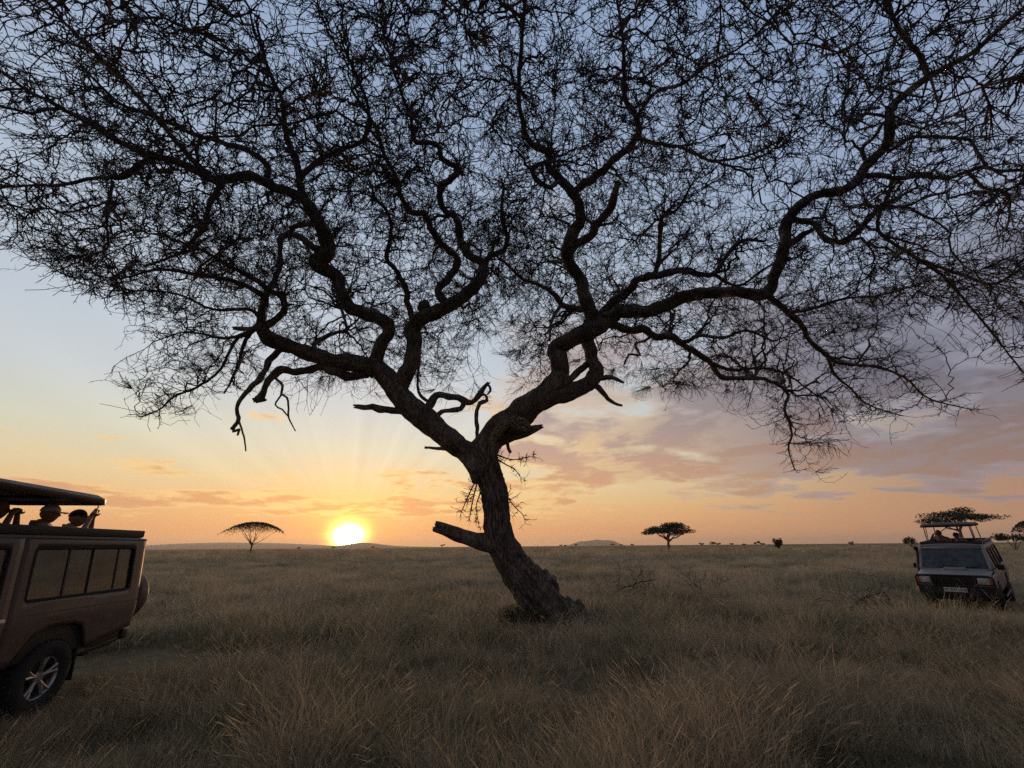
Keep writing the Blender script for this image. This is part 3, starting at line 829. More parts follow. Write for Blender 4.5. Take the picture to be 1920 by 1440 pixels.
def grow(targets, segs, sides, r0, r1, wig, kn, wpath, maxlen):
    global NP, NTG, NR, NL
    kd = kdtree.KDTree(len(NP))
    for i, p in enumerate(NP):
        kd.insert(p, i)
    kd.balance()
    n = len(targets)
    cand = np.zeros((n, kn), int)
    for i, tpt in enumerate(targets):
        f = kd.find_n(tpt, kn)
        cand[i] = [q[1] for q in f]
    D = targets[:, None] - NP[cand]
    dist = np.linalg.norm(D, axis=2)
    dirn = D / np.maximum(dist[..., None], 1e-6)
    back = 1 - np.sum(dirn * NTG[cand], 2)          # 0 straight on .. 2 backwards
    cost = dist * (1 + 0.28 * back) + wpath * NL[cand]
    b = np.argmin(cost, 1)
    par = cand[np.arange(n), b]
    L = dist[np.arange(n), b]
    keep = (L > 0.05) & (L < maxlen)
    par, L, tg = par[keep], L[keep], targets[keep]
    n = len(par)
    P0 = NP[par]
    T0 = NTG[par]
    d = unit(tg - P0)
    side = unit(RNG.normal(size=(n, 3)))
    t0 = unit(0.50 * T0 + 0.60 * d + 0.22 * side)
    t1 = unit(d + 0.35 * unit(RNG.normal(size=(n, 3))))
    t = np.linspace(0, 1, segs + 1)[None, :, None]
    h00, h10 = 2 * t ** 3 - 3 * t ** 2 + 1, t ** 3 - 2 * t ** 2 + t
    h01, h11 = -2 * t ** 3 + 3 * t ** 2, t ** 3 - t ** 2
    Lc = L[:, None, None]
    P = h00 * P0[:, None] + h10 * Lc * 1.1 * t0[:, None] + h01 * tg[:, None] + h11 * Lc * t1[:, None]
    w = RNG.normal(size=(n, segs + 1, 3)) * wig * Lc * np.sin(np.pi * np.clip(t * 0.9, 0, 1)) ** 0.5
    w[:, 0] = 0
    P = P + w
    rs = np.minimum(NR[par] * 0.75, r0 * (0.75 + 0.5 * RNG.random(n)))
    re = np.minimum(rs, r1)
    rad = rs[:, None] + (re - rs)[:, None] * (t[0, :, 0][None] ** 0.8)
    twig_bag.add(*tubes(P, rad, sides))
    TG = unit(np.gradient(P, axis=1))
    seg = np.concatenate([np.zeros((n, 1)), np.cumsum(np.linalg.norm(np.diff(P, axis=1), axis=2), 1)], 1)
    NP = np.vstack([NP, P[:, 1:].reshape(-1, 3)])
    NTG = np.vstack([NTG, TG[:, 1:].reshape(-1, 3)])
    NR = np.concatenate([NR, rad[:, 1:].ravel()])
    NL = np.concatenate([NL, (NL[par][:, None] + seg[:, 1:]).ravel()])
    spur_src.append((P, TG, rad))


def sprays(k):
    pts = np.array([p for p, s in SPRAY_PTS])
    sg = np.array([s for p, s in SPRAY_PTS])
    j = RNG.integers(0, len(pts), k)
    return pts[j] + RNG.normal(size=(k, 3)) * sg[j][:, None] * np.array([1, 1, 0.8]) * 0.8


grow(crown_points(380), 12, 6, 0.040, 0.013, 0.024, 14, 0.12, 5.0)
for pts, end in SPRAYS:
    R, P, p0 = lay_limb(pts, end, 0.05, pts[0][0])
    rad = np.maximum(px_to_radius(R[:, 2], P), 0.004)
    V, Q = tubes(P[None], rad[None], 5)
    twig_bag.add(V, Q)
    Tn = unit(np.gradient(P, axis=0))
    NP, NTG = np.vstack([NP, P]), np.vstack([NTG, Tn])
    NR, NL = np.concatenate([NR, rad]), np.concatenate([NL, np.full(len(P), p0)])
    for k in range(len(P)):
        SPRAY_PTS.append((P[k], 0.16))
grow(crown_points(2000), 9, 5, 0.022, 0.009, 0.022, 12, 0.10, 3.0)
grow(np.vstack([clumped(12000, 1000, 0.38, 0.19, 0.6), sprays(1000)]), 5, 3, 0.0135, 0.0068, 0.034, 12, 0.08, 1.8)
grow(np.vstack([clumped(66000, 1700, 0.32, 0.15, 0.76), sprays(4500)]), 3, 3, 0.0090, 0.0052, 0.050, 12, 0.06, 1.1)
# short spurs and thorny buds along the twigs
n_spur = 0
for gi, (P, TG, rad) in enumerate(spur_src):
    B, m, _ = P.shape
    k = [0, 14000, 70000, 125000][gi]
    if not k:
        continue
    bi = RNG.integers(0, B, k)
    tt = RNG.random(k) * (m - 1.001)
    i0 = tt.astype(int)
    fr = (tt - i0)[:, None]
    p = P[bi, i0] * (1 - fr) + P[bi, i0 + 1] * fr
    tg = TG[bi, i0]
    dr = unit(0.5 * tg + 0.95 * unit(RNG.normal(size=(k, 3))))
    ln = np.where(RNG.random(k) < 0.3, 0.10 + 0.14 * RNG.random(k), 0.03 + 0.07 * RNG.random(k))[:, None]
    rr = np.where(ln > 0.1, 0.0048, 0.0085)
    e1 = unit(np.cross(dr, unit(RNG.normal(size=(k, 3)))))
    e2 = np.cross(dr, e1)
    V = np.stack([p + rr * e1, p - 0.5 * rr * e1 + 0.87 * rr * e2, p - 0.5 * rr * e1 - 0.87 * rr * e2, p + dr * ln], 1)
    b = np.arange(k)[:, None] * 4
    T = np.concatenate([b + [0, 1, 3], b + [1, 2, 3], b + [2, 0, 3]], 1)
    twig_bag.add(V, None, T.reshape(-1, 3))
crown = tree_part('crown', twig_bag, TWIG)
crown['kind'] = 'stuff'

# ================================================================== savanna grass
def mat_grass(t, out):
    p = pos_of(t)
    oi = t.new('ShaderNodeObjectInfo')
    rnd = oi.outputs['Random']
    big = t.noise(p, 0.16, 4, 0.6)
    mid = t.noise(p, 0.9, 4, 0.6)
    tip = t.new('ShaderNodeAttribute', attribute_name='tip').outputs['Fac']
    sh = t.new('ShaderNodeAttribute', attribute_name='shade').outputs['Fac']
    mixv = t.m('ADD', t.m('MULTIPLY', rnd, 0.45), t.m('MULTIPLY', sh, 0.55))
    straw = t.mix(mixv, (0.28, 0.195, 0.105, 1), (0.68, 0.54, 0.36, 1))
    green = t.mix(mixv, (0.105, 0.100, 0.045, 1), (0.31, 0.275, 0.155, 1))
    c = t.mix(t.smooth(t.m('ADD', t.m('ADD', t.m('MULTIPLY', big, 0.5), t.m('MULTIPLY', mid, 0.35)), t.m('MULTIPLY', rnd, 0.15)), 0.41, 0.57), green, straw)
    c = t.mix(t.m('MULTIPLY', t.smooth(mid, 0.55, 0.75), 0.4), c, (0.32, 0.20, 0.125, 1))
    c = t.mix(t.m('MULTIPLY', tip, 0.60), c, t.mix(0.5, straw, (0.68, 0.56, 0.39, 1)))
    b = t.new('ShaderNodeBsdfDiffuse')
    t.put(b.inputs['Color'], c)
    tr = t.new('ShaderNodeBsdfTranslucent')
    t.put(tr.inputs['Color'], c)
    mx = t.new('ShaderNodeMixShader')
    mx.inputs[0].default_value = 0.5
    t.l.new(b.outputs[0], mx.inputs[1])
    t.l.new(tr.outputs[0], mx.inputs[2])
    t.l.new(mx.outputs[0], out.inputs[0])


GRASS = material('dry_grass', mat_grass)
GRASS_SRC = bpy.data.collections.new('grass_kinds')


def tuft(name, n, rad, hmin, hmax, wid, lean, curl, seed, heads=0.0, flat=0.0):
    """a clump of curved, tapering blades; some stems carry a seed head"""
    r = np.random.default_rng(seed)
    V, Q, T, A, B = [], [], [], [], []
    for i in range(n):
        a = r.random() * 2 * np.pi
        q = rad * math.sqrt(r.random())
        base = np.array([q * math.cos(a), q * math.sin(a), -0.02])
        h = hmin + (hmax - hmin) * r.random() ** 1.3
        out = a + r.normal() * 0.9
        ln = lean * (0.3 + r.random()) + flat * (r.random() < 0.3)
        d1 = np.array([math.cos(out) * ln * 0.5, math.sin(out) * ln * 0.5, 1.0])
        d1 /= np.linalg.norm(d1)
        d2 = np.array([math.cos(out) * (ln * 1.6 + curl * r.random()), math.sin(out) * (ln * 1.6 + curl * r.random()), 1.0 - curl * 0.6 * r.random()])
        d2 /= np.linalg.norm(d2)
        m = base + d1 * h * 0.5
        tip = m + d2 * h * 0.55
        f = r.random() * 2 * np.pi
        s = np.array([math.cos(f), math.sin(f), 0]) * wid * (0.6 + 0.8 * r.random())
        k = k0 = len(V)
        head = r.random() < heads
        if not head:
            V += [base - s, base + s, m - s * 0.75, m + s * 0.75, tip]
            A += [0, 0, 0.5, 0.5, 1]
            Q.append((k, k + 1, k + 3, k + 2))
            T.append((k + 2, k + 3, k + 4))
        else:
            s2 = s * 0.45
            up = m + d2 * h * 0.75
            V += [base - s2, base + s2, up - s2 * 0.6, up + s2 * 0.6]
            A += [0, 0, 0.8, 0.8]
            Q.append((k, k + 1, k + 3, k + 2))
            k = len(V)
            L = 0.05 + 0.06 * r.random()
            e = up + d2 * L
            w = wid * 0.75
            c = np.cross(d2, [0.3, 0.5, 0.2])
            c /= np.linalg.norm(c)
            V += [up, up + d2 * L * 0.4 + c * w, up + d2 * L * 0.4 - c * w, e]
            A += [1, 1, 1, 1]
            Q.append((k, k + 1, k + 3, k + 2))
        B += [r.random()] * (len(V) - k0)
    me = mesh_np(name, np.array(V), np.array(Q), np.array(T) if T else None, smooth=False)
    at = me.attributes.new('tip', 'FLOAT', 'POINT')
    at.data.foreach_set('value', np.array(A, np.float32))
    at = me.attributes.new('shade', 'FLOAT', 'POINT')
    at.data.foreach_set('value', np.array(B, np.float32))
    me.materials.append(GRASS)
    o = bpy.data.objects.new(name, me)
    GRASS_SRC.objects.link(o)
    return o


# names sort in the order the scatter picks them
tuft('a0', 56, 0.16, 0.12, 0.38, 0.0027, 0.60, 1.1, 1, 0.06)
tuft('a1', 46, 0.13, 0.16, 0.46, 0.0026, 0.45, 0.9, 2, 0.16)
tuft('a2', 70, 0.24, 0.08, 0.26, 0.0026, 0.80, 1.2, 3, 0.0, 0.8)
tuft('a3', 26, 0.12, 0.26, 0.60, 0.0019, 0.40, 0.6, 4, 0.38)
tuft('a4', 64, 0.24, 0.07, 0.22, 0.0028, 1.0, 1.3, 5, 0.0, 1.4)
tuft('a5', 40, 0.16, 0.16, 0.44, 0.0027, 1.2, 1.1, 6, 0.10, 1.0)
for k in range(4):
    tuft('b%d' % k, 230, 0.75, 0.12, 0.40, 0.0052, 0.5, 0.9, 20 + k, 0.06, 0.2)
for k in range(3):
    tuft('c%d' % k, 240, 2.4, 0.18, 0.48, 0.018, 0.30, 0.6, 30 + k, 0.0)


TREE_XY = TREE_BASE[:2]


def scatter_points():
    pts, rot, scl, idx = [], [], [], []

    def ring(n, y0, y1, kinds, weights, s0, s1, half=1.32, power=1.0, mat=False):
        u = RNG.random(n)
        Y = (y0 ** (1 - power) + u * (y1 ** (1 - power) - y0 ** (1 - power))) ** (1 / (1 - power)) if power != 1 else y0 * (y1 / y0) ** u
        X = (RNG.random(n) * 2 - 1) * (half * Y + 2.0)
        # clumping
        cl = np.array([mnoise.noise((a * 0.55, b * 0.55, 3.0)) + 0.6 * mnoise.noise((a * 1.6, b * 1.6, 9.0)) for a, b in zip(X, Y)])
        keep = RNG.random(n) < np.clip(0.72 + 1.15 * cl, 0.28, 1)
        # a worn earth patch by the foot of the tree, on the near left side
        wx, wy = (X - (TREE_XY[0] - 1.25)) / 1.0, (Y - (TREE_XY[1] - 0.35)) / 0.55
        worn = wx ** 2 + wy ** 2
        keep |= mat
        keep &= (worn > 1) | (RNG.random(n) < 0.22)
        X, Y, cl = X[keep], Y[keep], cl[keep]
        m = len(X)
        # driven and trodden down round the parked vehicles
        low = np.ones(m)
        for cx, cy, az in ((-6.0, 4.6, 173.27), (13.9, 14.8, 230.2)):
            dx, dy = math.sin(math.radians(az)), math.cos(math.radians(az))
            u, v = (X - cx) * dx + (Y - cy) * dy, -(X - cx) * dy + (Y - cy) * dx
            q = np.maximum(np.abs(u) / (3.6 if cx < 0 else 5.6), np.abs(v) / (1.7 if cx < 0 else 2.0))
            if mat:
                break
            low = np.minimum(low, np.clip(0.46 + (q - 0.8) * 1.0, 0.46, 1))
        pts.append(np.stack([X, Y, terrain(X, Y)], 1))
        wind = 0.10
        rot.append(np.stack([RNG.normal(size=m) * 0.10, wind + RNG.normal(size=m) * 0.10, RNG.random(m) * 6.28], 1))
        scl.append((s0 + (s1 - s0) * RNG.random(m)) * np.clip(1 + 1.0 * cl, 0.42, 1.6) * low)
        idx.append(RNG.choice(kinds, m, p=np.array(weights) / sum(weights)))

    ring(15500, 2.4, 17, [0, 1, 2, 3, 4, 5], [3, 2.2, 3, 1.0, 2.5, 2], 0.7, 1.25, power=0.6)
    ring(4200, 3.2, 15, [2, 4], [1, 1], 0.55, 0.95, power=0.6, mat=True)      # matted undergrowth
    ring(6500, 9, 30, [0, 1, 2, 3, 5, 6, 7, 8, 9], [1, 1.5, 1, 1, .5, 2, 2, 2, 2], 0.7, 1.2, power=0.4)
    ring(6500, 17, 85, [6, 7, 8, 9], [1, 1, 1, 1], 0.7, 1.25, power=0.5)
    ring(4000, 60, 420, [10, 11, 12], [1, 1, 1], 0.8, 1.3, power=0.8)
    return np.concatenate(pts), np.concatenate(rot), np.concatenate(scl), np.concatenate(idx)


def build_grass():
    P, R, S, I = scatter_points()
    me = bpy.data.meshes.new('grass')
    me.vertices.add(len(P))
    me.vertices.foreach_set('co', P.astype(np.float32).ravel())
    for nm, ty, key, val in (('rot', 'FLOAT_VECTOR', 'vector', R), ('scl', 'FLOAT', 'value', S), ('kind_index', 'INT', 'value', I)):
        a = me.attributes.new(nm, ty, 'POINT')
        a.data.foreach_set(key, np.ascontiguousarray(val, np.int32 if ty == 'INT' else np.float32).ravel())
    o = obj('grass', me)
    tag(o, 'dry brown and olive savanna grass covering the plain', 'grass', kind='stuff')
    ng = bpy.data.node_groups.new('scatter_grass', 'GeometryNodeTree')
    ng.interface.new_socket('Geometry', in_out='INPUT', socket_type='NodeSocketGeometry')
    ng.interface.new_socket('Geometry', in_out='OUTPUT', socket_type='NodeSocketGeometry')
    n = ng.nodes
    gi, go = n.new('NodeGroupInput'), n.new('NodeGroupOutput')
    ci = n.new('GeometryNodeCollectionInfo')
    ci.inputs['Collection'].default_value = GRASS_SRC
    ci.inputs['Separate Children'].default_value = True
    ci.inputs['Reset Children'].default_value = True
    ip = n.new('GeometryNodeInstanceOnPoints')
    ip.inputs['Pick Instance'].default_value = True

    def named(nm, ty):
        a = n.new('GeometryNodeInputNamedAttribute')
        a.data_type = ty
        a.inputs['Name'].default_value = nm
        return a.outputs['Attribute']
    er = n.new('FunctionNodeEulerToRotation')
    L = ng.links.new
    L(gi.outputs[0], ip.inputs['Points'])
    L(ci.outputs[0], ip.inputs['Instance'])
    L(named('kind_index', 'INT'), ip.inputs['Instance Index'])
    L(named('rot', 'FLOAT_VECTOR'), er.inputs[0])
    L(er.outputs[0], ip.inputs['Rotation'])
    L(named('scl', 'FLOAT'), ip.inputs['Scale'])
    L(ip.outputs[0], go.inputs[0])
    md = o.modifiers.new('scatter', 'NODES')
    md.node_group = ng
    return o


build_grass()

# ================================================================== vehicle parts: shared shapes and materials
def mat_paint(base, dust):
    def fn(t, out):
        p = obj_of(t)
        n = t.noise(p, 3.0, 5, 0.6)
        s = t.noise(p, 40.0, 4, 0.7)
        sep = t.new('ShaderNodeSeparateXYZ')
        t.put(sep.inputs[0], p)
        low = t.smooth(sep.outputs[2], 1.3, 0.5)
        d = t.m('MULTIPLY', t.m('ADD', 0.25, t.m('MULTIPLY', low, 0.45)), t.smooth(t.m('ADD', t.m('MULTIPLY', n, 0.7), t.m('MULTIPLY', s, 0.3)), 0.35, 0.65))
        c = t.mix(d, (*base, 1), (*dust, 1))
        principled(t, out, c, t.m('ADD', 0.38, t.m('MULTIPLY', d, 0.5)), spec=0.5)
    return fn


def plain(col, rough=0.6, metal=0.0, var=0.25, scale=12.0, spec=0.4):
    def fn(t, out):
        n = t.noise(obj_of(t), scale, 4, 0.6)
        c = t.mix(n, tuple(v * (1 - var) for v in col) + (1,), tuple(min(1, v * (1 + var)) for v in col) + (1,))
        principled(t, out, c, t.m('ADD', rough - 0.08, t.m('MULTIPLY', n, 0.16)), metal, spec=spec)
    return fn


def mat_glass(t, out):
    fr = t.new('ShaderNodeFresnel')
    bk = t.new('ShaderNodeNewGeometry').outputs['Backfacing']
    t.put(fr.inputs['IOR'], t.m('ADD', 1.5, t.m('MULTIPLY', bk, 1 / 1.5 - 1.5)))     # same thin pane from either side
    gl = t.new('ShaderNodeBsdfGlossy')
    gl.inputs['Color'].default_value = (0.9, 0.92, 0.9, 1)
    n = t.noise(obj_of(t), 5.0, 4, 0.6)
    t.put(gl.inputs['Roughness'], t.m('ADD', 0.02, t.m('MULTIPLY', n, 0.06)))
    tr = t.new('ShaderNodeBsdfTransparent')
    tr.inputs['Color'].default_value = (0.44, 0.46, 0.45, 1)
    df = t.new('ShaderNodeBsdfDiffuse')
    df.inputs['Color'].default_value = (0.20, 0.185, 0.165, 1)
    m0 = t.new('ShaderNodeMixShader')
    t.put(m0.inputs[0], t.m('ADD', 0.08, t.m('MULTIPLY', t.smooth(n, 0.35, 0.75), 0.20)))
    t.l.new(tr.outputs[0], m0.inputs[1])
    t.l.new(df.outputs[0], m0.inputs[2])
    m1 = t.new('ShaderNodeMixShader')
    t.put(m1.inputs[0], t.m('ADD', 0.01, t.m('MULTIPLY', fr.outputs[0], 0.55)))
    t.l.new(m0.outputs[0], m1.inputs[1])
    t.l.new(gl.outputs[0], m1.inputs[2])
    t.l.new(m1.outputs[0], out.inputs[0])


PAINT_BROWN = material('brown_paint', mat_paint((0.072, 0.044, 0.036), (0.140, 0.100, 0.080)))
PAINT_GREY = material('grey_beige_paint', mat_paint((0.19, 0.155, 0.128), (0.28, 0.218, 0.172)))
GLASS = material('dusty_glass', mat_glass)
RUBBER = material('rubber', plain((0.022, 0.020, 0.019), 0.85))
BLACK = material('black_plastic', plain((0.020, 0.019, 0.019), 0.55))
STEEL = material('alloy', plain((0.40, 0.39, 0.38), 0.36, 0.9, 0.2))
DARKSTEEL = material('dark_steel', plain((0.06, 0.055, 0.05), 0.5, 0.6))
SEATCLOTH = material('seat_cloth', plain((0.11, 0.085, 0.065), 0.9, 0, 0.3, 30))
LENS = material('lamp_glass', plain((0.62, 0.62, 0.60), 0.12, 0.0, 0.15, 20, 0.8))
AMBER = material('amber_plastic', plain((0.55, 0.16, 0.03), 0.25, 0, 0.1, 20, 0.7))
RED = material('red_plastic', plain((0.35, 0.02, 0.02), 0.25, 0, 0.1, 20, 0.7))
PLATE = material('plate_white', plain((0.62, 0.62, 0.58), 0.5, 0, 0.06, 30))
ROOF_DARK = material('dark_roof_paint', plain((0.050, 0.042, 0.038), 0.7))
INK = material('plate_ink', plain((0.012, 0.012, 0.012), 0.6))


def rbox(c, s, bev=0.02, seg=2, rot=None):
    """verts / faces of a bevelled box (centre, full size)"""
    bm = bmesh.new()
    bmesh.ops.create_cube(bm, size=1.0)
    bmesh.ops.scale(bm, vec=s, verts=bm.verts)
    if bev > 0:
        bmesh.ops.bevel(bm, geom=list(bm.edges), offset=min(bev, min(s) * 0.45), segments=seg, affect='EDGES', profile=0.6)
    if rot:
        bmesh.ops.rotate(bm, cent=(0, 0, 0), matrix=Euler(rot).to_matrix(), verts=bm.verts)
    bmesh.ops.translate(bm, vec=c, verts=bm.verts)
    return bm


class Part:
    """collects shapes (as one bmesh) for one named part"""
    def __init__(self):
        self.bm = bmesh.new()

    def _merge(self, bm):
        me = bpy.data.meshes.new('tmp')
        bm.to_mesh(me)
        bm.free()
        self.bm.from_mesh(me)
        bpy.data.meshes.remove(me)
        return self

    def box(self, c, s, bev=0.02, seg=2, rot=None):
        return self._merge(rbox(c, s, bev, seg, rot))

    def raw(self, V, F):
        vs = [self.bm.verts.new(v) for v in V]
        for f in F:
            try:
                self.bm.faces.new([vs[i] for i in f])
            except ValueError:
                pass
        return self

    def tube(self, P, r, sides=10, closed=False):
        P = np.array(P, float)
        R = np.full(len(P), r) if np.isscalar(r) else np.array(r, float)
        if closed:
            P = np.vstack([P, P[:1], P[1:2]])
            R = np.concatenate([R, R[:2]])
        V, Q = tubes(P[None], R[None], sides)
        F = [tuple(q) for q in Q]
        if not closed:
            F += [tuple(range(sides))[::-1], tuple(range((len(P) - 1) * sides, len(P) * sides))]
        return self.raw(V, F)

    def lathe(self, prof, axis='y', seg=40, c=(0, 0, 0)):
        """prof: list of (radius, offset along the axis)"""
        V, F = [], []
        n = len(prof)
        for j in range(seg):
            a = 2 * math.pi * j / seg
            for r, o in prof:
                u, w = r * math.cos(a), r * math.sin(a)
                p = (u, o, w) if axis == 'y' else (o, u, w) if axis == 'x' else (u, w, o)
                V.append((p[0] + c[0], p[1] + c[1], p[2] + c[2]))
        for j in range(seg):
            for i in range(n - 1):
                a, b = j * n + i, ((j + 1) % seg) * n + i
                F.append((a, a + 1, b + 1, b))
        return self.raw(V, F)

    def out(self, name, mat, parent, smooth=True, solid=0.0, angle=40):
        bmesh.ops.remove_doubles(self.bm, verts=self.bm.verts, dist=1e-5)
        bmesh.ops.recalc_face_normals(self.bm, faces=self.bm.faces)
        me = bpy.data.meshes.new(name)
        self.bm.to_mesh(me)
        self.bm.free()
        if smooth:
            me.polygons.foreach_set('use_smooth', np.ones(len(me.polygons), bool))
            me.set_sharp_from_angle(angle=math.radians(angle))
        o = obj(name, me, mat, parent)
        if solid:
            md = o.modifiers.new('thickness', 'SOLIDIFY')
            md.thickness = solid
            md.offset = 0
        return o


WB, RT = 3.20, 0.385
BELT, WTOP, GUT = 1.17, 1.74, 1.86


def half_w(z):
    return float(np.interp(z, [0.45, 0.62, 0.90, 1.04, 1.06, BELT, WTOP, GUT], [0.79, 0.838, 0.856, 0.858, 0.850, 0.838, 0.772, 0.748]))


def zlow(x):
    z = float(np.interp(x, [-1.24, -0.9, -0.5, 4.2], [0.72, 0.66, 0.58, 0.56]))
    for cx in (0.0, WB):
        d = abs(x - cx)
        if d < 0.50:
            z = max(z, float(np.interp(d, [0, 0.20, 0.34, 0.44, 0.50], [0.905, 0.895, 0.84, 0.70, z])))
    return z


def side_panel(part, sgn, x0, x1, wins=(), ztop=GUT, top_fn=None):
    xs = set(np.round(np.arange(x0, x1, 0.06), 4)) | {x0, x1}
    for a, b in wins:
        xs |= {a, b}
    for cx in (0.0, WB):
        for d in (-0.5, -0.44, -0.34, -0.2, 0.2, 0.34, 0.44, 0.5):
            if x0 < cx + d < x1:
                xs.add(cx + d)
    xs = sorted(xs)
    rows = []
    for x in xs:
        zl = zlow(x)
        tp = top_fn(x) if top_fn else ztop
        lowtop = min(BELT + 0.025, tp)
        col = list(np.linspace(zl, lowtop, 9))
        if tp > BELT + 0.03:
            wt = min(WTOP, tp - 0.03)
            col += list(np.linspace(BELT + 0.025, wt, 5))[1:] + list(np.linspace(wt, tp, 3))[1:]
        rows.append(col)
    V, F, id_ = [], [], {}
    n = len(rows[0])
    for i, x in enumerate(xs):
        for j, z in enumerate(rows[i]):
            id_[i, j] = len(V)
            V.append((x, sgn * half_w(z), z))
    for i in range(len(xs) - 1):
        xm = (xs[i] + xs[i + 1]) / 2
        for j in range(n - 1):
            if 8 <= j < 12 and any(a < xm < b for a, b in wins):
                continue
            F.append((id_[i, j], id_[i + 1, j], id_[i + 1, j + 1], id_[i, j + 1]))
    part.raw(V, F)


def pane_on_side(sgn, a, b, inset=0.012, z0=BELT + 0.02, z1=WTOP + 0.005):
    V = []
    for z in (z0, z1):
        for x in (a, b):
            V.append((x, sgn * (half_w(z) - inset), z))
    return V, [(0, 1, 3, 2)]


def seal_loop(sgn, a, b, z0=BELT + 0.03, z1=WTOP - 0.005, r=0.045):
    P = []
    for cx, cz, a0 in ((b - r, z0 + r, -90), (b - r, z1 - r, 0), (a + r, z1 - r, 90), (a + r, z0 + r, 180)):
        for k in range(5):
            t = math.radians(a0 + 22.5 * k)
            z = cz + r * math.sin(t)
            P.append((cx + r * math.cos(t), sgn * (half_w(z) + 0.004), z))
    return P


def text_mesh(name, body, size):
    cu = bpy.data.curves.new(name, 'FONT')
    cu.body = body
    cu.size = size
    cu.align_x = 'CENTER'
    cu.align_y = 'CENTER'
    cu.extrude = 0.002
    o = bpy.data.objects.new(name, cu)
    COL.objects.link(o)
    bpy.context.view_layer.update()
    me = bpy.data.meshes.new_from_object(o.evaluated_get(bpy.context.evaluated_depsgraph_get()))
    bpy.data.objects.remove(o)
    me.name = name
    return me


def wheel(parent, x, y, sgn, steer=0.0, name='wheel'):
    """tyre with tread blocks, five split-spoke alloy rim; outer face towards sgn*y"""
    hub = bpy.data.objects.new(name, None)
    hub.empty_display_size = 0.1
    link(hub, parent)
    hub.location = (x, y, RT - 0.005)
    hub.rotation_euler = (0, 0, steer)
    hub.scale = (0.955, 0.955, 0.955)
    p = Part()
    prof = [(0.215, -0.10), (0.235, -0.115), (0.30, -0.128), (0.355, -0.122), (0.378, -0.105), (RT, -0.08), (RT, 0.08),
            (0.378, 0.105), (0.355, 0.122), (0.30, 0.128), (0.235, 0.115), (0.215, 0.10)]
    p.lathe(prof, 'y', 48)
    for k in range(36):
        a = 2 * math.pi * k / 36
        for o in (-0.055, 0.055):
            p.box(((RT + 0.003) * math.cos(a), o, (RT + 0.003) * math.sin(a)), (0.022, 0.085, 0.040), 0.004, 1, (0, -a, 0.25 if o > 0 else -0.25))
    p.out('tyre', RUBBER, hub)
    p = Part()
    s = sgn
    p.lathe([(0.222, s * -0.09), (0.205, s * -0.08), (0.200, s * 0.07), (0.212, s * 0.098), (0.226, s * 0.106), (0.226, s * 0.09)], 'y', 48)
    p.lathe([(0.0, s * 0.075), (0.055, s * 0.075), (0.068, s * 0.062), (0.07, s * 0.02), (0.0, s * 0.02)], 'y', 24)
    for k in range(5):
        for o in (-0.17, 0.17):
            a = 2 * math.pi * k / 5 + 0.3
            a1 = a + o
            P = [(0.05 * math.cos(a), s * 0.055, 0.05 * math.sin(a)), (0.13 * math.cos(a + o * 0.6), s * 0.070, 0.13 * math.sin(a + o * 0.6)),
                 (0.212 * math.cos(a1), s * 0.080, 0.212 * math.sin(a1))]
            p.tube(P, [0.024, 0.019, 0.021], 8)
    p.out('rim', STEEL, hub)
    p = Part()
    p.lathe([(0.0, s * 0.0), (0.20, s * 0.0), (0.20, s * -0.06), (0.0, s * -0.06)], 'y', 24)
    p.out('brake_drum', DARKSTEEL, hub)
    return hub


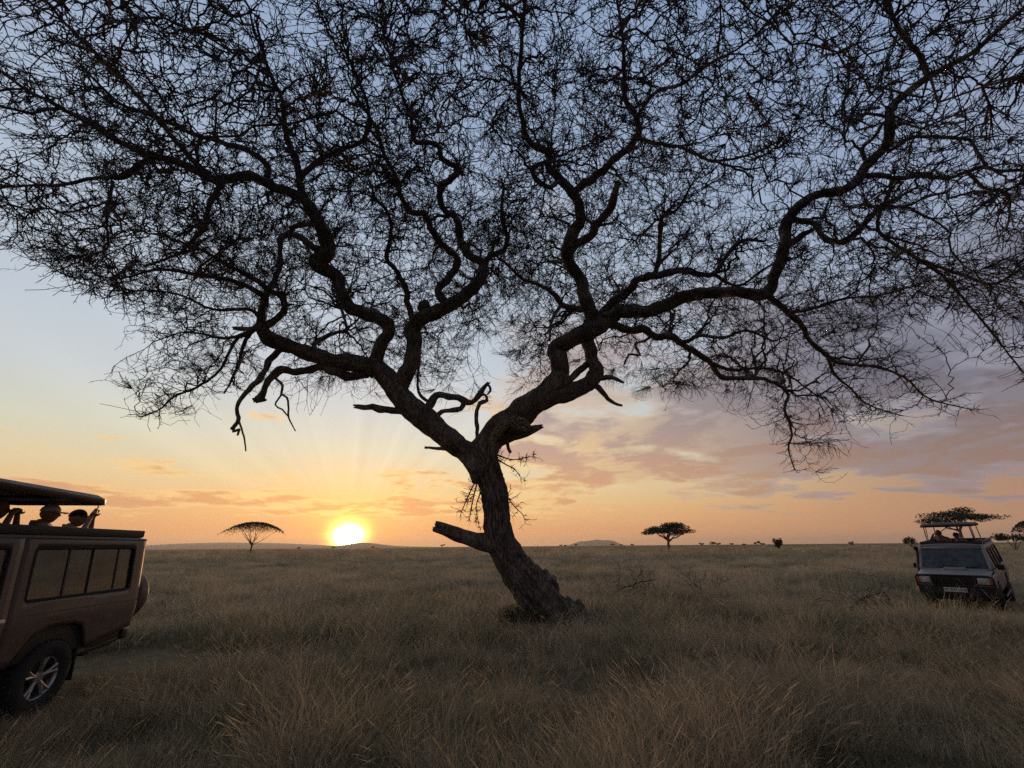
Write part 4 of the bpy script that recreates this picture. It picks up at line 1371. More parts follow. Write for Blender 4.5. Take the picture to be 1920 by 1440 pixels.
def safari_vehicle(M, paint, label, group, popz, plate_text=None, snorkel=True, strut=-0.15, tilt=0.0, roof_mat=None):
    root = empty('safari_vehicle')
    root.matrix_world = M
    tag(root, label, 'safari vehicle', group)
    REAR_WIN, MID_WIN, FRONT_WIN = (-1.02, 0.55), (0.84, 1.55), (1.74, 2.26)
    # ---- shell
    p = Part()
    for s in (1, -1):
        side_panel(p, s, -1.22, 0.70, (REAR_WIN,))
        side_panel(p, s, 1.605, 1.645, ())
        side_panel(p, s, 2.63, 3.93, (), top_fn=lambda x: min(1.19, 1.10 + (0.0 if x > 3.0 else (3.0 - x) * 0.30)))
    # rear wall with window opening
    ys = [-0.84, -0.62, -0.60, -0.02, 0.02, 0.60, 0.62, 0.84]
    zs = [0.72, 0.95, BELT + 0.02, WTOP, GUT]
    V = [(-1.22 - 0.02 * math.cos(y * 1.2), y * half_w(z) / 0.84, z) for z in zs for y in ys]
    Fc = []
    for j in range(len(zs) - 1):
        for i in range(len(ys) - 1):
            if j == 2 and ys[i] >= -0.6 and ys[i + 1] <= 0.6 and not (ys[i] == -0.02):
                continue
            a = j * len(ys) + i
            Fc.append((a, a + 1, a + 1 + len(ys), a + len(ys)))
    p.raw(V, Fc)
    # roof with a hatch opening
    xs = [-1.23, -1.12, -0.25, 0.9, 2.02, 2.22, 2.34]
    ys = [-0.748, -0.70, -0.58, -0.3, 0.0, 0.3, 0.58, 0.70, 0.748]
    V, Fc = [], []
    for x in xs:
        for y in ys:
            z = GUT + 0.055 * (1 - (abs(y) / 0.748) ** 3) - (0.02 if x in (-1.23, 2.34) else 0)
            V.append((x, y, z))
    for i in range(len(xs) - 1):
        for j in range(len(ys) - 1):
            if -0.26 <= xs[i] and xs[i + 1] <= 2.03 and ys[j] >= -0.58 and ys[j + 1] <= 0.58:
                continue
            a = i * len(ys) + j
            Fc.append((a, a + len(ys), a + len(ys) + 1, a + 1))
    p.raw(V, Fc)
    # pillars beside the windscreen, header and cowl
    for s in (1, -1):
        p.tube([(2.92, s * 0.80, 1.20), (2.66, s * 0.775, 1.48), (2.36, s * 0.735, 1.82), (2.30, s * 0.728, 1.86)], 0.036, 8)
    p.raw([(2.44, -0.745, 1.75), (2.46, 0, 1.755), (2.44, 0.745, 1.75), (2.335, -0.735, 1.865), (2.36, 0, 1.90), (2.335, 0.735, 1.865)], [(0, 1, 4, 3), (1, 2, 5, 4)])
    p.tube([(2.345, -0.735, 1.845), (2.365, 0, 1.855), (2.345, 0.735, 1.845)], 0.034, 8)
    p.box((2.93, 0, 1.175), (0.16, 1.60, 0.06), 0.02)
    p.box((1.0, 0, 0.52), (4.3, 1.45, 0.06), 0.02)
    body = p.out('body', paint, root, solid=0.022)
    # gutter rail and body crease
    for s in (1, -1):
        p = Part()
        p.tube([(-1.24, s * 0.755, 1.845), (0.5, s * 0.757, 1.848), (2.32, s * 0.742, 1.845)], 0.014, 6)
        p.out('rain_gutter', paint, root)
        p = Part()
        p.tube([(-1.22, s * (half_w(1.05) + 0.002), 1.05), (0.68, s * (half_w(1.05) + 0.002), 1.06)], 0.012, 6)
        p.out('body_crease', paint, root)
    p = Part()
    p.box((-0.72, half_w(0.93) + 0.002, 0.93), (0.17, 0.016, 0.17), 0.006, 2, (0.05, 0, 0))
    p.out('fuel_door', paint, root)
    # ---- doors
    for s in (1, -1):
        for (a, b, win) in ((0.715, 1.60, MID_WIN), (1.65, 2.615, FRONT_WIN)):
            p = Part()
            if b > 2:
                side_panel(p, s, a, b, (win,), top_fn=lambda x: GUT - 0.01 if x < 2.28 else GUT - 0.01 - (x - 2.28) * 1.35)
            else:
                side_panel(p, s, a, b, (win,), ztop=GUT - 0.01)
            d = p.out('door', paint, root, solid=0.03)
            p = Part()
            p.box((a + 0.10, s * (half_w(1.02) + 0.022), 1.03), (0.15, 0.022, 0.035), 0.008)
            p.box((a + 0.10, s * (half_w(1.02) + 0.006), 1.03), (0.17, 0.016, 0.06), 0.006)
            p.out('door_handle', STEEL, d)
            p = Part()
            b2 = win[1]
            p.raw(*pane_on_side(s, win[0], b2))
            p.out('side_window', GLASS, d, smooth=False, solid=0.005)
            p = Part()
            p.tube(seal_loop(s, win[0], win[1]), 0.014, 6, True)
            p.out('window_seal', RUBBER, d)
        # long rear window in four panes
        cuts = [REAR_WIN[0], REAR_WIN[0] + 0.30, REAR_WIN[0] + 0.74, REAR_WIN[0] + 1.10, REAR_WIN[1]]
        for k in range(4):
            p = Part()
            p.raw(*pane_on_side(s, cuts[k], cuts[k + 1], 0.010 if k % 2 else 0.016))
            p.out('window_pane', GLASS, root, smooth=False, solid=0.005)
        for k, c in enumerate(cuts[1:4]):
            p = Part()
            w = 0.012 if k == 1 else 0.024
            V = [(c - w / 2, s * (half_w(z) + 0.001), z) for z in (BELT + 0.03, WTOP)] + [(c + w / 2, s * (half_w(z) + 0.001), z) for z in (BELT + 0.03, WTOP)]
            V += [(v[0], v[1] - s * 0.022, v[2]) for v in V]
            p.raw(V, [(0, 1, 3, 2), (4, 6, 7, 5), (0, 4, 5, 1), (2, 3, 7, 6), (0, 2, 6, 4), (1, 5, 7, 3)])
            p.out('window_divider', BLACK, root, smooth=False)
        p = Part()
        p.tube(seal_loop(s, *REAR_WIN), 0.016, 6, True)
        p.out('window_seal', RUBBER, root)
        # tail lamp cluster
        p = Part()
        p.box((-1.235, s * 0.765, 1.30), (0.05, 0.075, 0.34), 0.012)
        p.out('tail_lamp', RED, root)
        # sill step and mud flap
        p = Part()
        p.tube([(0.62, s * 0.80, 0.50), (0.66, s * 0.88, 0.42), (2.55, s * 0.88, 0.42), (2.60, s * 0.80, 0.50)], 0.028, 8)
        p.out('side_step', BLACK, root)
        p = Part()
        p.box((-0.44, s * 0.72, 0.42), (0.02, 0.22, 0.36), 0.006, 1, (0, 0.15, 0))
        p.out('mud_flap', RUBBER, root)
    # wheel housings
    for cx in (0.0, WB):
        for s in (1, -1):
            p = Part()
            prof = [(cx + 0.46 * math.cos(a), 0.42 + 0.50 * math.sin(a)) for a in np.linspace(0.1, math.pi - 0.1, 13)]
            n = len(prof)
            V = [(x, s * 0.82, z) for x, z in prof] + [(x, s * 0.48, z) for x, z in prof] + [(cx, s * 0.48, 0.42)]
            p.raw(V, [(i, i + 1, n + i + 1, n + i) for i in range(n - 1)] + [(n + i, n + i + 1, 2 * n) for i in range(n - 1)])
            p.out('wheel_housing', BLACK, root)
    # ---- rear: doors, spare wheel, bumper, tow bar
    for s in (1, -1):
        p = Part()
        p.raw([(-1.232, s * 0.03, BELT + 0.03), (-1.232, s * 0.59, BELT + 0.03), (-1.232, s * 0.57, WTOP), (-1.232, s * 0.03, WTOP)], [(0, 1, 2, 3)])
        p.out('rear_window', GLASS, root, smooth=False, solid=0.005)
    sp = bpy.data.objects.new('spare_wheel', None)
    sp.empty_display_size = 0.1
    link(sp, root)
    sp.location = (-1.46, 0.42, 1.07)
    p = Part()
    p.lathe([(0.0, -0.135), (0.30, -0.135), (0.36, -0.12), (0.385, -0.07), (0.39, 0.0), (0.385, 0.08), (0.34, 0.125), (0.22, 0.125), (0.20, 0.10), (0.0, 0.10)], 'x', 44)
    p.out('wheel_cover', paint if paint is PAINT_BROWN else BLACK, sp)
    p = Part()
    p.box((0.17, 0, 0), (0.14, 0.12, 0.12), 0.02)
    p.box((0.19, -0.1, 0), (0.04, 0.5, 0.06), 0.01)
    p.out('bracket', DARKSTEEL, sp)
    p = Part()
    p.box((-1.30, 0, 0.60), (0.12, 1.55, 0.13), 0.03)
    p.out('rear_bumper', BLACK, root)
    p = Part()
    p.tube([(-0.55, 0.70, 0.50), (-0.85, 0.72, 0.52), (-1.18, 0.74, 0.56)], 0.032, 10)
    p.box((-0.72, 0.66, 0.50), (0.10, 0.16, 0.10), 0.02)
    p.out('exhaust_pipe', DARKSTEEL, root)
    p = Part()
    for cx in (0.0, WB):
        p.tube([(cx, -0.68, RT), (cx, 0.68, RT)], 0.055, 10)
        p.lathe([(0.0, -0.14), (0.10, -0.10), (0.15, 0.0), (0.10, 0.10), (0.0, 0.14)], 'y', 16, (cx, 0.05, RT))
    for s in (1, -1):
        p.box((1.5, s * 0.42, 0.47), (5.0, 0.08, 0.11), 0.01)
    p.out('axle_and_frame', DARKSTEEL, root)
    for (x, s, st) in ((0, 1, 0), (0, -1, 0), (WB, 1, 0.12), (WB, -1, 0.12)):
        wheel(root, x, s * 0.745, s, st)
    # ---- bonnet and nose
    xs = np.linspace(2.90, 3.92, 12)
    ys = np.linspace(-0.80, 0.80, 17)
    V, Fc = [], []
    for x in xs:
        for y in ys:
            t = (x - 2.90) / 1.02
            z = 1.205 - 0.075 * t - 0.05 * t ** 4 - 0.05 * (abs(y) / 0.80) ** 4
            if abs(y) < 0.42:
                z += 0.028 * (0.5 + 0.5 * math.cos(math.pi * y / 0.42)) * min(1, 4 * (1 - t))
            V.append((x, y * (1 + 0.04 * (1 - t)), z))
    for i in range(len(xs) - 1):
        for j in range(len(ys) - 1):
            a = i * len(ys) + j
            Fc.append((a, a + len(ys), a + len(ys) + 1, a + 1))
    p = Part().raw(V, Fc)
    p.box((3.18, 0.02, 1.215), (0.34, 0.50, 0.05), 0.024, 3, (0, 0.06, 0))
    p.out('bonnet', paint, root, solid=0.02)
    p = Part()
    p.box((3.90, 0, 0.80), (0.06, 1.66, 0.56), 0.02)
    p.out('front_panel', paint, root)
    # grille with upright bars
    p = Part()
    p.box((3.925, 0, 0.955), (0.05, 0.98, 0.235), 0.015)
    g = p.out('grille', BLACK, root)
    for k in range(6):
        p = Part()
        p.box((3.955, -0.40 + 0.16 * k, 0.955), (0.025, 0.018, 0.20), 0.006)
        p.out('grille_bar', DARKSTEEL, g)
    for s in (1, -1):
        p = Part()
        p.box((3.925, s * 0.665, 0.955), (0.05, 0.36, 0.225), 0.04, 3)
        h = p.out('headlamp', BLACK, root)
        p = Part()
        p.lathe([(0.0, 0.045), (0.05, 0.040), (0.082, 0.022), (0.088, 0.0)], 'x', 24, (3.950, s * 0.60, 0.955))
        p.box((3.952, s * 0.635, 0.955), (0.012, 0.24, 0.17), 0.03, 3)
        p.out('lamp_lens', LENS, h)
        p = Part()
        p.box((3.950, s * 0.795, 0.955), (0.03, 0.075, 0.17), 0.012)
        p.out('indicator', AMBER, h)
    # bull bar and bumper
    p = Part()
    P = [(3.80, -0.93, 0.66), (3.98, -0.84, 0.64), (4.08, -0.45, 0.63), (4.10, 0, 0.63), (4.08, 0.45, 0.63), (3.98, 0.84, 0.64), (3.80, 0.93, 0.66)]
    for z0, z1, dx in ((0.58, 0.80, 0.0),):
        V = []
        for (x, y, z) in P:
            V += [(x, y, z0), (x, y, z1), (x - 0.10, y * 0.97, z1 + 0.01), (x - 0.10, y * 0.97, z0 - 0.02)]
        Fc = []
        for i in range(len(P) - 1):
            for k in range(4):
                Fc.append((i * 4 + k, i * 4 + (k + 1) % 4, (i + 1) * 4 + (k + 1) % 4, (i + 1) * 4 + k))
        Fc += [(0, 1, 2, 3), tuple(range((len(P) - 1) * 4, len(P) * 4))]
        p.raw(V, Fc)
    p.box((4.0, 0, 0.53), (0.08, 1.3, 0.10), 0.02, 2, (0, 0.3, 0))
    p.out('front_bumper', BLACK, root)
    p = Part()
    p.tube([(4.02, -0.84, 0.78), (4.04, -0.84, 1.02), (4.03, -0.78, 1.095), (4.05, -0.46, 1.10), (4.06, 0, 1.10), (4.05, 0.46, 1.10), (4.03, 0.78, 1.095), (4.04, 0.84, 1.02), (4.02, 0.84, 0.78)], 0.026, 10)
    for y in (-0.47, 0.47):
        p.tube([(4.07, y, 0.78), (4.06, y, 1.10)], 0.026, 10)
    p.tube([(4.05, -0.47, 0.83), (4.05, 0.47, 0.83)], 0.018, 8)
    p.out('bull_bar', BLACK, root)
    if plate_text:
        p = Part()
        p.box((4.118, 0.0, 0.715), (0.012, 0.50, 0.115), 0.004, 1)
        pl = p.out('number_plate', PLATE, root)
        me = text_mesh('plate_lettering', plate_text, 0.098)
        me.transform(Matrix.Translation((4.126, 0.022, 0.715)) @ Matrix(((0, 0, 1, 0), (1, 0, 0, 0), (0, 1, 0, 0), (0, 0, 0, 1))))
        obj('plate_lettering', me, INK, pl)
        p = Part()
        p.raw([(4.1255, y, z) for y, z in ((-0.236, 0.735), (-0.215, 0.742), (-0.200, 0.728), (-0.203, 0.705), (-0.218, 0.692), (-0.232, 0.700))], [(0, 1, 2, 3, 4, 5)])
        p.out('plate_emblem', INK, pl, smooth=False, solid=0.002)
    # windscreen, wipers
    p = Part()
    p.raw([(2.915, -0.775, 1.205), (2.935, 0, 1.205), (2.915, 0.775, 1.205), (2.435, -0.725, 1.755), (2.455, 0, 1.76), (2.435, 0.725, 1.755)], [(0, 1, 4, 3), (1, 2, 5, 4)])
    p.out('windscreen', GLASS, root, smooth=False, solid=0.006)
    for y0 in (-0.45, 0.12):
        p = Part()
        p.tube([(2.94, y0, 1.215), (2.90, y0 + 0.22, 1.255), (2.88, y0 + 0.50, 1.265)], 0.008, 6)
        p.out('wiper', BLACK, root)
    p = Part()
    p.tube([(2.935, -0.80, 1.215), (2.445, -0.742, 1.765), (2.445, 0.742, 1.765), (2.935, 0.80, 1.215)], 0.014, 6, True)
    p.out('windscreen_seal', RUBBER, root)
    for s in (1, -1):
        p = Part()
        p.tube([(2.52, s * 0.84, 1.20), (2.56, s * 0.93, 1.23)], 0.014, 6)
        p.box((2.57, s * 0.99, 1.25), (0.07, 0.17 if s > 0 else 0.12, 0.16), 0.03, 3)
        p.out('wing_mirror', BLACK, root)
    if snorkel:
        p = Part()
        p.tube([(3.25, -0.845, 1.02), (2.98, -0.885, 1.08), (2.86, -0.88, 1.22), (2.55, -0.85, 1.62), (2.50, -0.845, 1.72)], 0.042, 12)
        p.box((2.54, -0.845, 1.79), (0.16, 0.11, 0.13), 0.03, 3)
        p.out('snorkel', BLACK, root)
    p = Part()
    p.tube([(3.02, 0.70, 1.17), (2.94, 0.705, 1.7), (2.80, 0.70, 2.35)], [0.006, 0.004, 0.003], 6)
    p.out('aerial', DARKSTEEL, root)
    # ---- roof: hatch rim, rails, raised hard top on struts
    p = Part()
    ring_o = [(-1.14, -0.72), (2.16, -0.70), (2.16, 0.70), (-1.14, 0.72)]
    ring_i = [(-0.25, -0.58), (2.02, -0.58), (2.02, 0.58), (-0.25, 0.58)]
    for z0, z1 in ((1.875, 1.975),):
        for k in range(4):
            a, b = ring_o[k], ring_o[(k + 1) % 4]
            c = ((a[0] + b[0]) / 2, (a[1] + b[1]) / 2, (z0 + z1) / 2)
            s = (abs(a[0] - b[0]) + 0.07, abs(a[1] - b[1]) + 0.07, z1 - z0)
            p.box(c, s, 0.02)
        for k in range(4):
            a, b = ring_i[k], ring_i[(k + 1) % 4]
            p.box(((a[0] + b[0]) / 2, (a[1] + b[1]) / 2, 1.95), (abs(a[0] - b[0]) + 0.05, abs(a[1] - b[1]) + 0.05, 0.07), 0.015)
    p.out('hatch_rim', BLACK, root)
    # raised top: shallow tray with a turned-down lip
    z = popz
    rx = -0.52 if strut > 0 else -0.33
    pl = [(rx, 0.50), (rx + 0.05, 0.58), (rx + 0.15, 0.63), (1.95, 0.63), (2.06, 0.58), (2.10, 0.50)]
    out = pl + [(x, -y) for x, y in reversed(pl)]
    n = len(out)
    V = [(x, y, z) for x, y in out] + [(x, y, z + 0.065) for x, y in out]
    cx = 0.9
    V += [(cx + (x - cx) * 0.95, y * 0.93, z + 0.10) for x, y in out] + [(cx + (x - cx) * 0.5, y * 0.5, z + 0.12) for x, y in out]
    Fc = []
    for r in range(3):
        Fc += [(r * n + i, r * n + (i + 1) % n, (r + 1) * n + (i + 1) % n, (r + 1) * n + i) for i in range(n)]
    Fc.append(tuple(range(3 * n, 4 * n)))
    V = [(x, y, zz + tilt * (x - rx)) for x, y, zz in V]
    p = Part().raw(V, Fc)
    p.out('raised_roof', roof_mat or paint, root, solid=0.022)
    p = Part()
    mx_ = (rx + 2.10) / 2
    p.box((mx_, 0, z + 0.055 + tilt * (mx_ - rx)), (2.10 - rx - 0.1, 1.12, 0.02), 0.005, 2, (0, -tilt, 0))
    for xx in (0.1, 0.9, 1.7):
        p.box((xx, 0, z + 0.035 + tilt * (xx - rx)), (0.05, 1.12, 0.03), 0.008)
    p.out('roof_lining', BLACK, root)
    for s in (1, -1):
        for (xa, xb) in ((strut, strut + 0.05), (1.93, 1.88)):
            p = Part()
            p.tube([(xa, s * 0.58, 1.96), (xb, s * 0.565, z + 0.05 + tilt * (xb - rx))], 0.014, 8)
            p.out('roof_strut', BLACK, root)
        p = Part()
        p.tube([(1.70, s * 0.58, 1.97), (1.45, s * 0.565, z + 0.05 + tilt * (1.45 - rx))], 0.011, 8)
        p.out('roof_strut', BLACK, root)
    p = Part()
    p.tube([(1.98, -0.56, 1.97), (2.0, 0.10, z + 0.04)], 0.011, 8)
    p.out('roof_brace', BLACK, root)
    # ---- inside
    for x in (-0.75, 0.15, 1.05, 2.0):
        for y in (-0.40, 0.40):
            p = Part()
            p.box((x, y, 0.86), (0.50, 0.52, 0.16), 0.05, 3)
            p.box((x - 0.24, y, 1.20), (0.13, 0.50, 0.62), 0.05, 3, (0, -0.18, 0))
            p.box((x - 0.31, y, 1.55), (0.09, 0.28, 0.17), 0.04, 3)
            p.box((x, y, 0.68), (0.36, 0.36, 0.24), 0.02)
            p.out('seat', SEATCLOTH, root)
    p = Part()
    p.box((2.72, 0, 1.06), (0.34, 1.50, 0.24), 0.06, 3)
    p.out('dashboard', BLACK, root)
    p = Part()
    rim = [(2.42 + 0.06 * math.sin(a), -0.42 + 0.19 * math.cos(a), 1.16 + 0.18 * math.sin(a)) for a in np.linspace(0, 2 * math.pi, 20, endpoint=False)]
    p.tube(rim, 0.014, 6, True)
    p.tube([(2.42, -0.42, 1.16), (2.66, -0.42, 1.05)], 0.025, 8)
    p.tube([(2.42, -0.61, 1.16), (2.42, -0.23, 1.16)], 0.012, 6)
    p.out('steering_wheel', BLACK, root)
    p = Part()
    for s in (1, -1):
        p.box((0.75, s * 0.80, 0.86), (3.7, 0.03, 0.55), 0.01)
    p.box((0.75, 0, 0.56), (3.8, 1.5, 0.03), 0.005)
    p.out('cabin_lining', BLACK, root)
    return root


def vehicle_matrix(ax, ay, az_deg, z, pitch, ref):
    d = math.radians(az_deg)
    rz = math.atan2(math.cos(d), math.sin(d))
    return (Matrix.Translation((ax, ay, z)) @ Matrix.Rotation(rz, 4, 'Z') @ Matrix.Rotation(pitch, 4, 'Y') @ Matrix.Translation((-ref, 0, 0)))


M_LEFT = vehicle_matrix(-6.134, 5.555, 173.27, -0.035, 0.0, 0.0)
M_RIGHT = vehicle_matrix(13.749, 14.639, 230.2, -0.30, 0.039, WB)
brown_car = safari_vehicle(M_LEFT, PAINT_BROWN, 'dark brown safari vehicle with raised roof and spare wheel on its tail', 'safari vehicles', 2.285, strut=0.98, tilt=0.024)
grey_car = safari_vehicle(M_RIGHT, PAINT_GREY, 'dusty grey safari vehicle with black bull bar and white number plate', 'safari vehicles', 2.43, 'T 897 EMB', roof_mat=ROOF_DARK)

# ================================================================== people
def skin_mesh(name, V, E, R, sub=1):
    """one continuous surface grown round a skeleton"""
    bm = bmesh.new()
    lay = bm.verts.layers.skin.verify()
    vs = []
    for i, (v, r) in enumerate(zip(V, R)):
        b = bm.verts.new(v)
        b[lay].radius = r if isinstance(r, tuple) else (r, r)
        b[lay].use_root = i == 0
        vs.append(b)
    for a, b in E:
        bm.edges.new((vs[a], vs[b]))
    me = bpy.data.meshes.new(name)
    bm.to_mesh(me)
    bm.free()
    o = bpy.data.objects.new(name, me)
    COL.objects.link(o)
    o.modifiers.new('skin', 'SKIN').use_smooth_shade = True
    sb = o.modifiers.new('sub', 'SUBSURF')
    sb.levels = sb.render_levels = sub
    bpy.context.view_layer.update()
    out = bpy.data.meshes.new_from_object(o.evaluated_get(bpy.context.evaluated_depsgraph_get()))
    bpy.data.objects.remove(o)
    bpy.data.meshes.remove(me)
    out.name = name
    return out


def skin_mat(col):
    return plain(col, 0.6, 0, 0.12, 25)


SKIN_LIGHT = material('skin', skin_mat((0.34, 0.19, 0.13)))
SKIN_DARK = material('skin_tan', skin_mat((0.22, 0.115, 0.075)))
HAIR = material('dark_hair', plain((0.022, 0.016, 0.012), 0.7, 0, 0.3, 60))
CLOTH_NAVY = material('navy_cloth', plain((0.030, 0.036, 0.055), 0.9, 0, 0.3, 40))
CLOTH_BLACK = material('black_cloth', plain((0.020, 0.020, 0.022), 0.9, 0, 0.3, 40))
CLOTH_WINE = material('wine_cloth', plain((0.085, 0.030, 0.028), 0.9, 0, 0.3, 40))
CLOTH_WHITE = material('white_cloth', plain((0.76, 0.78, 0.82), 0.85, 0, 0.08, 40))
CLOTH_KHAKI = material('khaki_cloth', plain((0.14, 0.11, 0.075), 0.9, 0, 0.3, 40))


def head_shape(c, yaw, pitch, hair_low):
    """verts, faces, hair flag per face; face looks along +x before turning"""
    n, m = 18, 26
    V, Fc, hair = [], [], []
    for i in range(n + 1):
        th = math.pi * i / n
        for j in range(m):
            ph = 2 * math.pi * j / m
            d = Vector((math.sin(th) * math.cos(ph), math.sin(th) * math.sin(ph), math.cos(th)))
            x, y, z = d.x * 0.098, d.y * 0.077, d.z * 0.118
            if d.z < -0.1:                           # jaw narrows, chin comes forward
                k = min(1, (-0.1 - d.z) / 0.9)
                y *= 1 - 0.35 * k
                x = x * (1 - 0.25 * k) + 0.022 * k
            fr = max(0, d.x) ** 6
            ang = abs(ph if ph < math.pi else 2 * math.pi - ph)
            nose = math.exp(-(ang / 0.16) ** 2) * math.exp(-((d.z + 0.14) / 0.16) ** 2)
            x += 0.026 * nose
            x -= 0.010 * math.exp(-((ang - 0.42) / 0.17) ** 2) * math.exp(-((d.z - 0.08) / 0.13) ** 2)   # eye sockets
            x += 0.006 * math.exp(-(ang / 0.3) ** 2) * math.exp(-((d.z + 0.46) / 0.07) ** 2)             # lips
            x += 0.005 * math.exp(-((ang - 0.3) / 0.35) ** 2) * math.exp(-((d.z - 0.26) / 0.07) ** 2)    # brow
            e = math.exp(-((ang - 1.62) / 0.10) ** 2) * math.exp(-((d.z + 0.02) / 0.22) ** 2)            # ears
            y += math.copysign(0.016 * e, d.y)
            V.append((x, y, z))
    for i in range(n):
        for j in range(m):
            a, b = i * m + j, i * m + (j + 1) % m
            Fc.append((a, a + m, b + m, b))
            th = math.pi * (i + 0.5) / n
            ph = 2 * math.pi * (j + 0.5) / m
            cz, cx = math.cos(th), math.sin(th) * math.cos(ph)
            hair.append(cz > 0.45 + 0.35 * cx or (cx < -0.05 and cz > hair_low))
    Mx = Matrix.Translation(c) @ Matrix.Rotation(yaw, 4, 'Z') @ Matrix.Rotation(-pitch, 4, 'Y')
    return [Mx @ Vector(v) for v in V], Fc, hair, Mx


def person(M, label, arms, skin, top, legs, scale=1.0, yaw=0.0, pitch=0.0, hair_low=-0.35, cap=None, sleeves=True, lean=0.0, group=None):
    """M places the feet; the person faces +x. arms: for left and right (elbow, wrist, finger direction)"""
    J, E, R, mats = [], [], [], []
    S, C_, L_ = 0, 1, 2          # skin, shirt, legs

    def j(p, r, parent=None, mat=C_):
        x = p[0] + lean * max(0, p[2] - 0.92)
        J.append((x * scale, p[1] * scale, p[2] * scale))
        R.append(tuple(v * scale for v in r) if isinstance(r, tuple) else r * scale)
        if parent is not None:
            E.append((parent, len(J) - 1))
            mats.append(mat)
        return len(J) - 1
    pel = j((0, 0, 0.93), (0.115, 0.15))
    sp = j((0, 0, 1.10), (0.105, 0.135), pel)
    ch = j((0.005, 0, 1.28), (0.12, 0.16), sp)
    nb = j((-0.02, 0, 1.445), (0.085, 0.115), ch)
    j((0.015, 0, 1.54), 0.060, nb, S)
    for k, s in enumerate((1, -1)):
        hip = j((0, s * 0.095, 0.85), 0.088, pel, L_)
        kn = j((0.03, s * 0.105, 0.48), 0.060, hip, L_)
        an = j((-0.01, s * 0.11, 0.09), 0.044, kn, L_)
        j((0.13, s * 0.12, 0.035), (0.035, 0.045), an, L_)
        sh = j((0, s * 0.190, 1.445), 0.066, nb)
        el_, wr, fd = arms[k]
        up = j(tuple((np.array((0, s * 0.190, 1.445)) * 0.5 + np.array(el_) * 0.5)), 0.052, sh)
        el = j(el_, 0.043, up)
        md = j(tuple(np.array(el_) * 0.5 + np.array(wr) * 0.5), 0.037, el, C_ if sleeves else S)
        w = j(wr, 0.028, md, S)
        fd = np.array(fd, float) / np.linalg.norm(fd)
        sd = np.cross(fd, (0.2, 0.1, 1.0))
        sd /= np.linalg.norm(sd)
        palm = j(tuple(np.array(wr) + fd * 0.075), (0.020, 0.036), w, S)
        for q, (o, ln) in enumerate(((-0.030, 0.060), (-0.010, 0.075), (0.010, 0.070), (0.028, 0.052))):
            b = np.array(wr) + fd * 0.095 + sd * o
            f1 = j(tuple(b), 0.010, palm, S)
            f2 = j(tuple(b + fd * ln * 0.55 + np.array((0, 0, -0.008))), 0.009, f1, S)
            j(tuple(b + fd * ln * 0.85 + np.array((0, -s * 0.018, -0.022))), 0.008, f2, S)
        t1 = j(tuple(np.array(wr) + fd * 0.045 + sd * -0.045), 0.011, palm, S)
        j(tuple(np.array(wr) + fd * 0.085 + sd * -0.062), 0.009, t1, S)
    me = skin_mesh('person', J, E, R, 1)
    hc = Vector((0.035 + lean * 0.70, 0, 1.612)) * scale
    hv, hf, hh, HM = head_shape((0, 0, 0), 0, 0, hair_low)
    HM = Matrix.Translation(hc) @ Matrix.Rotation(yaw, 4, 'Z') @ Matrix.Rotation(-pitch, 4, 'Y') @ Matrix.Scale(scale, 4)
    # region of each face by the nearest bone
    Ja, Ea = np.array(J), np.array(E)
    A, B = Ja[Ea[:, 0]], Ja[Ea[:, 1]]
    cent = np.array([p.center for p in me.polygons])
    d = B - A
    t = np.clip(np.einsum('nkj,kj->nk', cent[:, None] - A[None], d) / np.maximum((d * d).sum(1), 1e-9), 0, 1)
    dist = np.linalg.norm(cent[:, None] - (A[None] + t[..., None] * d[None]), axis=2)
    reg = np.array(mats)[np.argmin(dist, 1)]
    bm = bmesh.new()
    bm.from_mesh(me)
    bm.faces.ensure_lookup_table()
    for i, f in enumerate(bm.faces):
        f.material_index = int(reg[i])
        f.smooth = True
    vs = [bm.verts.new(HM @ Vector(v)) for v in hv]
    for f, h in zip(hf, hh):
        try:
            q = bm.faces.new([vs[i] for i in f])
            q.material_index = 3 if h else 0
            q.smooth = True
        except ValueError:
            pass
    bm.to_mesh(me)
    bm.free()
    me.materials.clear()
    for m in (skin, top, legs, HAIR):
        me.materials.append(m)
    o = obj('person', me)
    o.matrix_world = M
    tag(o, label, 'person', group)
    if cap:
        p = Part()
        V, Fc = [], []
        n, m = 7, 24
        for i in range(n + 1):
            th = math.radians(6 + 80 * i / n)
            for q in range(m):
                ph = 2 * math.pi * q / m
                V.append((0.104 * math.sin(th) * math.cos(ph) - 0.003, 0.083 * math.sin(th) * math.sin(ph), 0.100 * math.cos(th) + 0.028))
        for i in range(n):
            for q in range(m):
                Fc.append((i * m + q, (i + 1) * m + q, (i + 1) * m + (q + 1) % m, i * m + (q + 1) % m))
        Fc.append(tuple(range(m)))
        p.raw(V, Fc)
        c = p.out('cap', cap, o, solid=0.004)
        c.matrix_local = HM
        p = Part()
        V = [(0.085 * math.cos(a) + 0.0, 0.082 * math.sin(a), 0.028) for a in np.linspace(-1.25, 1.25, 11)]
        V += [(0.095 + 0.095 * math.cos(a * 0.95), 0.078 * math.sin(a), 0.018 - 0.012 * abs(math.sin(a))) for a in np.linspace(-1.25, 1.25, 11)]
        p.raw(V, [(i, i + 1, i + 12, i + 11) for i in range(10)])
        br = p.out('cap_brim', cap, c, solid=0.005)
    return o


FLOOR = 0.575


def in_car(M, x, y, ang):
    return M @ Matrix.Translation((x, y, FLOOR)) @ Matrix.Rotation(math.radians(ang), 4, 'Z')


